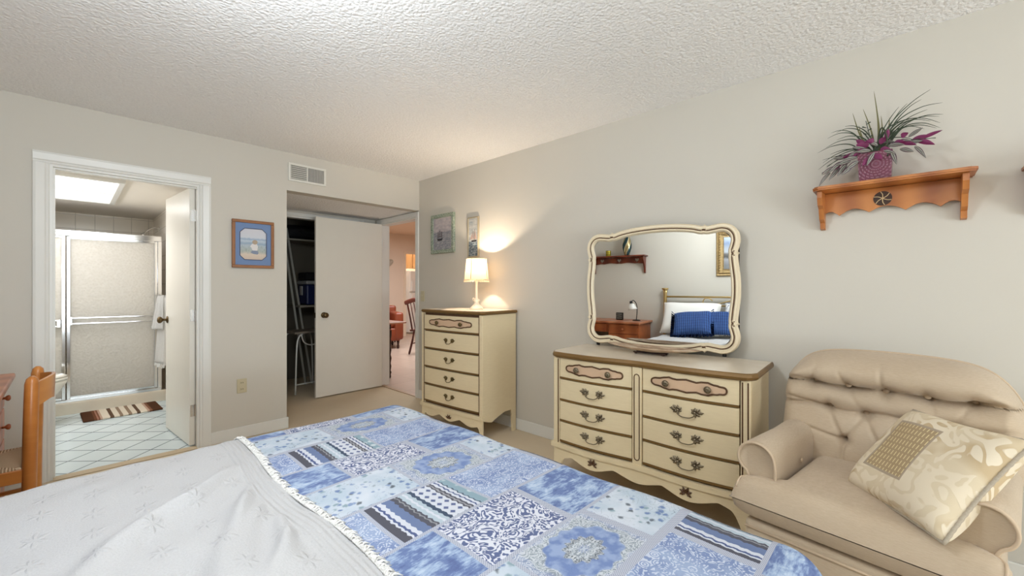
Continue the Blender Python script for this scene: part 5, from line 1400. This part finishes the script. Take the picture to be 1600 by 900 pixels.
def edge_xy(a, b, w=.43, h=.385, pinch=.10): return (a * w / 2 * (1 - pinch * (1 - abs(b) ** 2) * abs(a) ** 3 * .6), b * h / 2 * (1 - pinch * (1 - abs(a) ** 2) * abs(b) ** 3 * .6), 0)
for k in range(N): pts.append(edge_xy(-1 + 2 * k / N, -1))
for k in range(N): pts.append(edge_xy(1, -1 + 2 * k / N))
for k in range(N): pts.append(edge_xy(1 - 2 * k / N, 1))
for k in range(N): pts.append(edge_xy(-1, 1 - 2 * k / N))
add_tube(bm, pts, [.0052 + .0012 * (i % 2) for i in range(len(pts))], 6, True); obj('corded_edge', bm, plain('grey_cord', lin(170, 158, 140), .7, nscale=200, var=.2), cu, True)

# ------------------------------------------------------------------ pine wall shelf with scalloped rail, plant pot
M_pine = wood('orange_pine', lin(156, 90, 42), lin(194, 126, 64), (3, 1, 3), .35, 1.2, 2.2)
ws = thing('wall_shelf', 'orange pine wall shelf with scalloped rail and carved rosette holding the plant', 'shelf', (XR, .073, 1.735))
SL = .278
bm = BM()
pts = [(-.170, -SL + .02), (-.155, -SL), (0, -SL), (0, SL), (-.155, SL), (-.170, SL - .02)]
add_prism(bm, pts, 'z', -.018, 0); bmesh.ops.bevel(bm, geom=[e for e in bm.edges if abs(e.verts[0].co.z - e.verts[1].co.z) < 1e-5 and e.verts[0].co.x < -.01], offset=.006, segments=2, affect='EDGES')
obj('shelf_board', bm, M_pine, ws)
bm = BM(); bl_ = [(-.245, -.020), (-.245, -.128)]
n_sc = 4; cusps = [-.245, -.175, -.06, .07, .185, .245]; dep = [.128, .135, .135, .13, .135, .12]
for i in range(5):
    a, b = cusps[i], cusps[i + 1]
    for k in range(1, 9):
        t_ = k / 8; z = -(dep[i] * (1 - t_) + dep[i + 1] * t_) + .026 * math.sin(PI * t_) * min(1, (b - a) / .1)
        bl_.append((a + (b - a) * t_, z))
bl_.append((.245, -.020))
add_prism(bm, bl_, 'x', -.034, -.018); obj('scalloped_rail', bm, M_pine, ws)
for y in (-.255, .243):
    bm = BM(); pr_ = [(0, -.019), (-.135, -.019), (-.135, -.05), (-.120, -.085), (-.085, -.10), (-.075, -.12), (-.062, -.150), (-.034, -.165), (-.030, -.195), (0, -.20)]
    add_prism(bm, pr_, 'y', y - .0, y + .020); obj('bracket', bm, M_pine, ws)
bm = BM(); add_lathe(bm, [(.034, 0), (.034, .002), (0, .003)], seg=30, M=T(-.034, .020, -.072, ry=R_(-90))); ro = obj('rosette', bm, plain('dark_rosette_ground', lin(58, 36, 24), .6), ws)
bm = BM()
for k in range(6):
    a = k * PI / 3 + .3; add_tube(bm, smoothcurve([(-.038, .020, -.072), (-.0385, .020 + .018 * math.cos(a + .2), -.072 + .018 * math.sin(a + .2)), (-.038, .020 + .033 * math.cos(a), -.072 + .033 * math.sin(a))], 4), .0018, 5)
obj('rosette_petal_lines', bm, plain('pale_rosette_line', lin(206, 180, 138), .6), ro)
# second shelf further right, only its end inside the frame
ws2 = dup(ws, (XR, -.614, 1.735), 0, 'matching pine wall shelf at the right edge of the photo, only its end showing')
def mk_pot():
    t = NT('purple_glazed_pot', .18); u = t.sep(t.obj()); y = t.math('SUBTRACT', u[1], -.004); z = t.math('SUBTRACT', u[2], .075)
    r = t.math('SQRT', t.math('ADD', t.math('POWER', y, 2), t.math('POWER', z, 2))); th = t.math('ARCTAN2', z, y)
    ring = t.math('SINE', t.math('MULTIPLY', r, 520)); cut = t.math('SINE', t.math('ADD', t.math('MULTIPLY', th, 22), t.math('MULTIPLY', r, 200)))
    m = t.math('MULTIPLY', t.step(ring, .1, .3), t.step(cut, -.55, .2)); n_ = t.noise(t.obj(), 14, 4)
    t.col(t.mix(t.math('MULTIPLY', m, .42), t.mix(n_, lin(88, 38, 58), lin(120, 58, 80)), lin(176, 132, 150))); t.bump(m, .5, .004); return t.done()
pp = thing('potted_plant', 'purple square pot of striped and grassy houseplants on the pine shelf', 'potted plant', (2.628, .117, 1.7355))
bm = BM(); hb, ht_ = .056, .062
rg = []
for z, h_ in ((0, hb - .004), (.004, hb), (.128, ht_), (.132, ht_ - .002), (.132, ht_ - .008), (.11, ht_ - .010)):
    rg.append([bm.verts.new((h_ * sx, h_ * sy, z)) for sx, sy in ((-1, -1), (1, -1), (1, 1), (-1, 1))])
for a, b in zip(rg, rg[1:]):
    for k in range(4): bm.faces.new((a[k], a[(k + 1) % 4], b[(k + 1) % 4], b[k]))
bm.faces.new(rg[0][::-1]); bm.faces.new(rg[-1]); obj('pot', bm, mk_pot(), pp)
M_grass = plain('dark_green_blade', lin(50, 62, 42), .6, var=.3, nscale=20)
M_grass2 = plain('olive_blade', lin(104, 100, 58), .6, var=.25, nscale=20)
M_purp = plain('magenta_leaf', lin(112, 26, 78), .55, var=.3, nscale=25)
def mk_strip():
    t = NT('striped_wandering_leaf', .5); v = t.sep(t.uv('leaf')); m = t.math('ABSOLUTE', t.math('SUBTRACT', v[1], .5)); nz = t.math('MULTIPLY', t.math('SUBTRACT', t.noise(t.obj(), 120, 2), .5), .1); m = t.math('ADD', m, nz)
    t.col(t.ramp(m, [(0, lin(66, 72, 62)), (.10, lin(84, 76, 72)), (.16, lin(166, 168, 156)), (.24, lin(150, 150, 140)), (.28, lin(92, 66, 74)), (.5, lin(66, 54, 58))])); return t.done()
M_strip = mk_strip()
rnd = random.Random(11)
O = Vector((0, 0, .12))
def blade(bm, pts, w):
    P = smoothcurve(pts, 7); n = len(P); L = []; R2 = []
    for i, p in enumerate(P):
        t = (P[min(i + 1, n - 1)] - P[max(i - 1, 0)]).normalized(); s = t.cross(Vector((.9, .1, .35))).normalized(); f = i / (n - 1); ww = w * (min(1, f * 4 + .4)) * (1 - f) ** .7 + .0003
        L.append(bm.verts.new(p + s * ww)); R2.append(bm.verts.new(p - s * ww))
    for i in range(n - 1): bm.faces.new((L[i], L[i + 1], R2[i + 1], R2[i]))
# upright and arching blades: (end y, end z, lift) relative to the pot; +y is left in the photo
BL = [(.30, .07, .10), (.27, .01, .09), (.25, -.03, .08), (.26, .10, .11), (.24, .13, .13), (.22, .155, .12), (.20, .17, .13), (.19, .11, .10), (.15, .18, .10), (.23, .05, .06), (.18, .02, .05), (.30, -.02, .10), (.28, .04, .04), (.21, -.06, .08),
      (-.24, .20, .13), (-.23, .14, .13), (-.235, .10, .15), (-.20, .12, .14), (-.245, .165, .12), (-.17, .25, .10), (-.20, .27, .09), (-.12, .25, .07), (-.09, .22, .05), (-.22, .08, .13), (-.21, .15, .10), (-.18, .10, .12), (-.16, .03, .10), (-.235, .12, .17), (-.19, .18, .08), (-.13, .16, .10)]
bm = BM()
for k, (y, z, lf) in enumerate(BL):
    x = rnd.uniform(-.06, .035); st0 = O + Vector((rnd.uniform(-.02, .02), rnd.uniform(-.02, .02), 0))
    e = Vector((x, y * (.74 if y > 0 else .92), .12 + z * .9)); m1 = st0.lerp(e, .35) + Vector((0, 0, lf * .55)); m2 = st0.lerp(e, .7) + Vector((0, 0, lf * .42))
    blade(bm, [st0, m1, m2, e], .0028)
go = obj('arching_blades', bm, M_grass, pp, True)
bm = BM()
for (y, z, x) in ((.005, .31, -.01), (.045, .24, 0), (.0, .26, .01), (-.02, .19, 0), (.085, .235, .01), (.06, .16, -.02), (-.05, .17, -.01)):
    st0 = O + Vector((0, y * .2 - .01, 0)); e = O + Vector((x, y, z)); mid = st0.lerp(e, .5) + Vector((0, -.008 if y < .05 else .01, 0)); blade(bm, [st0, mid, e], .0045)
obj('upright_blades', bm, M_grass2, pp, True)
def leaf3(bm, base, tip, w, uvs, droop=.01):
    n = 8; ax = tip - base; s = ax.cross(Vector((1, .2, .3))).normalized(); nr = s.cross(ax).normalized(); rows = []
    for i in range(n + 1):
        f = i / n; c = base + ax * f + Vector((0, 0, -droop * f * f * 4)) ; ww = w * math.sin(PI * min(1, f * .92 + .06)) ** .8 * (1 - .25 * f)
        row = []
        for j, q in enumerate((-1, -.5, 0, .5, 1)):
            v = bm.verts.new(c + s * ww * q + nr * (.18 * w * (abs(q) - .5))); uvs[v] = (f, j / 4); row.append(v)
        rows.append(row)
    for a, b in zip(rows, rows[1:]):
        for j in range(4): bm.faces.new((a[j], a[j + 1], b[j + 1], b[j]))
def leaves(name, specs, mat):
    bm = BM(); uvs = {}
    for (y, z, ty, tz, w, x) in [(s_[0] * (.72 if s_[0] > 0 else .95), s_[1] + .006, s_[2] * .9, s_[3] * .9, s_[4] * .9, s_[5]) for s_ in specs]: leaf3(bm, Vector((x, y, .12 + z)), Vector((x - .012, y + ty, .12 + z + tz)), w, uvs, rnd.uniform(0, .008))
    uvl = bm.loops.layers.uv.new('leaf')
    for f in bm.faces:
        for l in f.loops: l[uvl].uv = uvs[l.vert]
    return obj(name, bm, mat, pp, True)
leaves('striped_leaves', [(.20, -.035, .06, -.03, .013, -.06), (.18, -.04, .045, -.055, .012, -.05), (.16, -.02, .06, -.02, .014, -.06), (.14, -.03, .04, -.05, .013, -.06), (.15, .0, .05, .015, .012, -.05), (.12, -.02, .055, -.01, .015, -.065), (.11, -.04, .045, -.045, .014, -.06), (.09, -.01, .06, .01, .014, -.065), (.08, -.03, .05, -.03, .014, -.07), (.07, .015, .05, .005, .013, -.06), (.02, .01, .055, .015, .014, -.07), (.0, .0, .03, -.05, .013, -.07), (-.01, .03, .03, .045, .012, -.06), (-.03, .0, -.05, -.01, .013, -.06), (-.05, .02, -.06, .01, .013, -.06), (-.08, .03, -.06, .02, .013, -.05), (-.09, .0, -.05, -.02, .012, -.05), (-.12, .05, -.05, .035, .010, -.04), (-.14, .0, -.04, -.035, .010, -.05), (-.06, -.01, -.02, -.04, .012, -.065), (-.11, .02, -.06, .005, .012, -.05), (.05, .03, .05, .02, .012, -.05), (-.03, .045, -.05, .015, .011, -.03), (.23, -.06, .05, -.035, .010, -.05)], M_strip)
leaves('purple_leaves', [(.03, .04, .05, .02, .020, -.05), (.01, .05, .03, .045, .019, -.05), (.05, .02, .05, .005, .017, -.055), (-.02, .04, -.02, .05, .016, -.04), (-.02, .01, -.045, .0, .017, -.055), (.02, -.02, .03, -.035, .016, -.07), (.0, -.01, -.03, -.03, .015, -.07), (-.10, .05, -.015, .055, .015, -.04), (-.13, .03, -.06, .02, .014, -.04), (-.15, .02, -.06, -.005, .015, -.045), (-.16, .03, -.075, .03, .010, -.045), (-.10, .02, -.05, .01, .014, -.05), (-.07, .03, -.045, .015, .014, -.05), (.10, .01, .05, .0, .012, -.05), (.05, .05, .035, .04, .015, -.03), (.16, -.02, .03, -.01, .010, -.05), (-.04, .06, -.01, .05, .012, -.03)], M_purp)
bm = BM()
for pts in ([O, (-.04, .10, .12), (-.05, .20, .07)], [O, (-.04, -.08, .16), (-.045, -.20, .15)], [O, (-.03, .08, .15), (-.05, .18, .10)]):
    add_tube(bm, smoothcurve(pts, 5), .0016, 5)
add_tube(bm, smoothcurve([O, (-.03, -.02, .24), (-.05, -.04, .20), (-.06, -.045, .10)], 6), .003, 6)
add_tube(bm, [O, (0, .035, .30)], .0015, 5)
for k in range(8):
    z = .17 + .016 * k; s_ = (-1) ** k; add_tube(bm, [(0, .02 + .002 * k, z), (-.002, .02 + .002 * k + s_ * .016, z + .008)], [.001, .0035], 5)
obj('stems', bm, M_grass, pp, True)

# ------------------------------------------------------------------ desk against the left wall and things on it
M_desk = wood('reddish_brown_desk', lin(142, 72, 36), lin(182, 104, 60), (6, 1, 6), .3, 1.5)
M_desktop = wood('brown_desk_top', lin(150, 84, 52), lin(186, 120, 84), (6, 1, 6), .3, 1.5)
DX0, DXF = XL + .01, -.245
dk = thing('desk', 'reddish brown kneehole desk with round knobs against the left wall', 'desk', (0, 0, 0))
DY0, DY1, DZ = 2.25, 3.50, .775
bm = BM(); add_box(bm, DX0, DXF + .05, DY0 - .03, DY1 + .03, DZ - .028, DZ, .008); obj('desktop', bm, M_desktop, dk)
for (a, b) in ((DY0, 2.68), (3.20, DY1)):
    bm = BM(); add_box(bm, DX0 + .01, DXF, a, b, .05, DZ - .03, .003); obj('pedestal', bm, M_desk, dk)
    bm = BM(); add_box(bm, DX0 + .02, DXF - .02, a + .02, b - .02, 0, .05); obj('plinth', bm, M_desk, dk)
    for z0, z1 in ((.07, .25), (.26, .44), (.45, .60), (.61, .735)):
        bm = BM(); add_box(bm, DXF + .0005, DXF + .014, a + .015, b - .015, z0, z1, .004); d_ = obj('drawer', bm, M_desk, dk)
        bm = BM(); add_lathe(bm, [(.006, 0), (.006, .010), (.014, .018), (.015, .025), (.009, .030), (0, .031)], seg=16, M=T(DXF + .014, (a + b) / 2, (z0 + z1) / 2, ry=R_(90))); obj('knob', bm, M_desk, d_, True)
bm = BM(); add_box(bm, DX0 + .01, DXF, 2.682, 3.198, .62, DZ - .03); obj('centre_rail', bm, M_desk, dk)
bm = BM(); add_box(bm, DXF + .0005, DXF + .014, 2.70, 3.18, .635, .735, .004); d_ = obj('drawer', bm, M_desk, dk)
# chair
M_honey = wood('honey_pine_chair', lin(176, 108, 48), lin(208, 142, 74), (1, 1, 5), .3, 1.0)
wcx = thing('side_chair', 'honey pine chair with woven rush seat pulled up to the desk at left', 'chair', (-.338, 3.068, 0), R_(-1))
CB = .205
for s, nm in ((-1, 0), (1, 0)):
    bm = BM(); y = s * .175
    pr_ = [(CB - .012, 0), (CB + .020, 0), (CB + .018, .42), (CB + .042, .80)]
    # flat rounded post
    prof2 = []
    zt = .835
    pts = [(CB + .016, y, 0.0), (CB + .016, y, .25), (CB + .017, y, .45), (CB + .021, y, .65), (CB + .024, y, zt - .035), (CB + .025, y, zt - .012), (CB + .025, y, zt)]
    add_tube(bm, pts, [.028, .029, .030, .030, .029, .024, .010], 18, flat=.8); obj('back_leg', bm, M_honey, wcx, True)
    bm = BM(); add_tube(bm, [(-.20, y * 1.12, 0), (-.20, y * 1.12, .44)], [.018, .021], 12); obj('front_leg', bm, M_honey, wcx, True)
def slat(z0, z1, name):
    bm = BM(); n = 14
    for k in range(n + 1):
        pass
    F = []; 
    for k in range(n + 1):
        u = k / n; y = -.17 + .34 * u; xc = CB + .026 + .058 * math.sin(PI * u); dz = .018 * math.sin(PI * u); lo = z0 - .016 * math.cos(2 * PI * u * 1.5) * .5
        F.append([bm.verts.new(p) for p in ((xc - .008, y, lo), (xc - .004, y, z1 + dz), (xc + .008, y, z1 + dz), (xc + .004, y, lo))])
    for a, b in zip(F, F[1:]):
        for i in range(4): bm.faces.new((a[i], a[(i + 1) % 4], b[(i + 1) % 4], b[i]))
    bm.faces.new(F[0][::-1]); bm.faces.new(F[-1]); obj(name, bm, M_honey, wcx, True, angle=50)
slat(.70, .80, 'crest_rail')
bm = BM()
for s in (-1, 1): add_box(bm, -.20, CB, s * .175 - .012, s * .175 + .012, .365, .425, .004)
add_box(bm, -.212, -.188, -.19, .19, .365, .425, .004); add_box(bm, CB - .012, CB + .012, -.17, .17, .365, .42, .004); obj('seat_rail', bm, M_honey, wcx)
def mk_rush():
    t = NT('woven_rush', .9); s = t.sep(t.obj()); ax = t.math('ABSOLUTE', s[0]); ay = t.math('ABSOLUTE', s[1]); c = t.math('GREATER_THAN', ax, ay)
    w1 = t.math('SINE', t.math('MULTIPLY', s[0], 620)); w2 = t.math('SINE', t.math('MULTIPLY', s[1], 620)); h = t.math('ADD', t.math('MULTIPLY', w1, t.math('SUBTRACT', 1, c)), t.math('MULTIPLY', w2, c))
    t.col(t.mix(t.step(h, 0, .6), lin(150, 118, 84), lin(206, 180, 148))); t.bump(h, .5, .004); return t.done()
bm = BM(); add_box(bm, -.205, CB - .005, -.182, .182, .415, .437, .009, 2); obj('seat', bm, mk_rush(), wcx)
for z in (.14, .22):
    for s in (-1, 1):
        bm = BM(); add_tube(bm, [(-.20, s * .19, z), (CB, s * .178, z)], .010, 8); obj('stretcher', bm, M_honey, wcx)
# lamp, block calendar
M_shw = plain('white_glass_shade', lin(226, 224, 218), .3, var=.02)
dl = thing('desk_lamp', 'small black desk lamp with white bell shade at the bed end of the desk', 'lamp', (-.50, 2.37, DZ))
bm = BM(); add_lathe(bm, [(.055, 0), (.055, .008), (.045, .014), (.01, .018)], seg=24); obj('base', bm, M_black, dl, True, angle=40)
bm = BM(); add_tube(bm, smoothcurve([(0, 0, .01), (0, -.01, .15), (.005, .0, .24), (.02, .035, .285), (.03, .055, .27)], 6), .006, 8); obj('stem', bm, M_black, dl, True)
bm = BM(); add_lathe(bm, [(.0, .045), (.018, .04), (.022, .015), (.022, 0)], seg=18, M=T(.03, .06, .235, rx=R_(-12))); obj('socket', bm, M_black, dl, True)
bm = BM(); add_lathe(bm, [(.022, .0), (.040, -.02), (.052, -.06), (.062, -.085)], seg=24, M=T(.03, .06, .24, rx=R_(-12))); bmesh.ops.delete(bm, geom=[f for f in bm.faces if len(f.verts) > 4], context='FACES'); bmesh.ops.solidify(bm, geom=bm.faces[:], thickness=.002); obj('lamp_shade', bm, M_shw, dl, True)
cal = thing('block_calendar', 'small black square block sign with pale lettering rows on the desk', 'sign', (-.52, 2.62, DZ), 0)
bm = BM(); add_box(bm, -.018, .018, -.05, .05, 0, .105, .003); obj('block', bm, M_black, cal)
bm = BM(); rnd = random.Random(3)
for r_ in range(3):
    y = -.038
    while y < .036:
        w_ = rnd.uniform(.006, .016); add_box(bm, .0182, .0195, y, min(.04, y + w_), .022 + .028 * r_, .034 + .028 * r_); y += w_ + .005
obj('pale_rows', bm, plain('pale_lettering', lin(150, 150, 146), .6), cal)

# reflected wall shelf above the desk with hearts, vase and candle cup
M_shelf2 = wood('dark_cherry_shelf', lin(92, 38, 22), lin(132, 62, 36), (4, 1, 4), .3)
hs = thing('heart_shelf', 'dark cherry wall shelf with heart cut-outs seen in the mirror', 'shelf', (XL, 2.72, 1.71))
HS = .40
bm = BM(); add_box(bm, 0, .165, -HS - .03, HS + .03, -.018, 0, .005); obj('shelf_board', bm, M_shelf2, hs)
def heart(cy, cz, s, n=16):
    P = []
    for k in range(n):
        a = 2 * PI * k / n; P.append((cy + s * .0625 * 16 * math.sin(a) ** 3, cz + s * .0625 * (13 * math.cos(a) - 5 * math.cos(2 * a) - 2 * math.cos(3 * a) - math.cos(4 * a))))
    return P
def rail_with_hearts(bm, x0, x1, y0, y1, zt, holes, zb):
    """board built of strips between hearts: outline ring + hole ring joined per panel"""
    xs = [y0] + [(holes[i][0] + holes[i + 1][0]) / 2 for i in range(len(holes) - 1)] + [y1]
    for (a, b), (cy, cz, s) in zip(zip(xs, xs[1:]), holes):
        H = heart(cy, cz, s); n = len(H); out_ = []
        for (py, pz) in H:
            dy, dz = py - cy, pz - cz; L = math.hypot(dy, dz) + 1e-9; dy /= L; dz /= L; t = 9
            if dy > 1e-6: t = min(t, (b - cy) / dy)
            if dy < -1e-6: t = min(t, (a - cy) / dy)
            if dz > 1e-6: t = min(t, (zt - cz) / dz)
            if dz < -1e-6: t = min(t, (zb(cy + dy * .03) - cz) / dz)
            y = cy + dy * t; z = cz + dz * t
            if dz < 0 and z < zt - .05: z = max(z, zb(y)) if z > zb(y) - .03 else z
            out_.append((y, z))
        for (A, B) in ((x0, 0), (x1, 0)): pass
        va = [[bm.verts.new((x, p[0], p[1])) for p in ring] for x in (x0, x1) for ring in (H, out_)]
        for k in range(n):
            k2 = (k + 1) % n
            bm.faces.new((va[0][k], va[0][k2], va[1][k2], va[1][k])); bm.faces.new((va[2][k], va[3][k], va[3][k2], va[2][k2])); bm.faces.new((va[0][k], va[2][k], va[2][k2], va[0][k2])); bm.faces.new((va[1][k], va[1][k2], va[3][k2], va[3][k]))
        # corners
        for cy_, cz_ in ((a, zt), (b, zt), (a, zb(a)), (b, zb(b))):
            near = sorted(range(n), key=lambda k: (out_[k][0] - cy_) ** 2 + (out_[k][1] - cz_) ** 2)[:2]
            k1, k2 = near
            if abs(k1 - k2) not in (1, n - 1): continue
            c0 = [bm.verts.new((x, cy_, cz_)) for x in (x0, x1)]
            bm.faces.new((va[1][k1], va[1][k2], c0[0])); bm.faces.new((va[3][k1], va[3][k2], c0[1])); bm.faces.new((va[1][k1], c0[0], c0[1], va[3][k1])); bm.faces.new((va[1][k2], c0[0], c0[1], va[3][k2]))
bm = BM(); rail_with_hearts(bm, .004, .018, -HS + .02, HS - .02, -.019, [(-.27, -.062, .032), (0, -.062, .032), (.27, -.062, .032)], lambda y: -.125 + .018 * math.cos(y * 46)); obj('heart_rail', bm, M_shelf2, hs)
for y in (-HS, HS - .02):
    bm = BM(); add_prism(bm, [(0, -.019), (.135, -.019), (.13, -.06), (.09, -.10), (.06, -.15), (.04, -.19), (.036, -.25), (0, -.26)], 'y', y, y + .02); obj('bracket', bm, M_shelf2, hs)
def mk_vase():
    t = NT('iridescent_vase', .15, .6); s = t.sep(t.obj()); a = t.math('SINE', t.math('ADD', t.math('MULTIPLY', t.math('ARCTAN2', s[1], s[0]), 3), t.math('MULTIPLY', s[2], 22)))
    t.col(t.ramp(t.math('MULTIPLY', t.math('ADD', a, 1), .5), [(0, lin(44, 70, 76)), (.38, lin(28, 24, 22)), (.45, lin(206, 194, 160)), (.8, lin(160, 140, 96))], 'CONSTANT')); return t.done()
vs_ = thing('vase', 'teal and gold swirled glass vase on the heart shelf in the mirror', 'vase', (XL + .09, 2.57, 1.7105))
bm = BM(); add_lathe(bm, [(.034, 0), (.036, .008), (.050, .05), (.064, .11), (.066, .16), (.054, .22), (.036, .27), (.030, .30), (.034, .315)], seg=30); obj('body', bm, mk_vase(), vs_, True)
cd = thing('candle_cup', 'small gold mosaic candle cup on the heart shelf in the mirror', 'candle holder', (XL + .09, 2.86, 1.7105))
def mk_mosaic():
    t = NT('gold_mosaic', .25, .4); s = t.sep(t.obj()); a = t.math('SINE', t.math('MULTIPLY', s[2], 200)); b = t.math('SINE', t.math('MULTIPLY', t.math('ARCTAN2', s[1], s[0]), 12))
    m = t.math('MULTIPLY', t.step(a, -.6, .1), t.step(b, -.6, .1)); t.col(t.mix(m, lin(110, 96, 20), lin(196, 180, 60))); return t.done()
bm = BM(); add_lathe(bm, [(.036, 0), (.038, .003), (.038, .085), (.034, .085), (.034, .01), (0, .01)], seg=28); obj('cup', bm, mk_mosaic(), cd, True, angle=40)
# gilt framed picture over the headboard
gp = thing('gilt_framed_picture', 'ornate gilt framed landscape above the headboard, partly seen in the mirror', 'picture', (XL, .98, 1.69))
M_gilt = plain('carved_gilt', lin(158, 134, 92), .45, .6, var=.45, nscale=40, bump=.8, bscale=45)
W2, H2 = .41, .30
prof = [(0, 0), (0, .02), (.012, .034), (.028, .026), (.045, .040), (.062, .030), (.078, .016), (.088, .018), (.092, .008)]
bm = BM(); rr_ = []
for d_, x_ in prof: rr_.append([bm.verts.new((x_, sy * (W2 - d_), sz * (H2 - d_))) for sy, sz in ((-1, -1), (1, -1), (1, 1), (-1, 1))])
for a, b in zip(rr_, rr_[1:]):
    for k in range(4): bm.faces.new((a[k], a[(k + 1) % 4], b[(k + 1) % 4], b[k]))
gf = obj('frame', bm, M_gilt, gp)
bm = BM()
for k in range(60):
    q = k / 60 * 4; e = int(q); f = q - e; c = [(-1 + 2 * f, -1), (1, -1 + 2 * f), (1 - 2 * f, 1), (-1, 1 - 2 * f)][e]
    bmesh.ops.create_icosphere(bm, subdivisions=1, radius=.013, matrix=Matrix.Translation((.036, c[0] * (W2 - .045), c[1] * (H2 - .045))))
obj('carved_beads', bm, M_gilt, gf, True)
def mk_land():
    t = NT('landscape_painting', .5); s = t.sep(t.obj()); n_ = t.noise(t.obj(), 9, 5); z = t.math('ADD', s[2], t.math('MULTIPLY', t.math('SUBTRACT', n_, .5), .12))
    zz = t.math('DIVIDE', t.math('ADD', z, .21), .42); t.col(t.ramp(zz, [(.1, lin(120, 122, 124)), (.3, lin(150, 152, 156)), (.38, lin(60, 58, 58)), (.46, lin(96, 94, 92)), (.55, lin(170, 176, 184)), (.8, lin(120, 140, 170)), (1, lin(176, 188, 204))])); return t.done()
bm = BM(); add_box(bm, .002, .008, -W2 + .09, W2 - .09, -H2 + .09, H2 - .09); obj('painting', bm, mk_land(), gp)
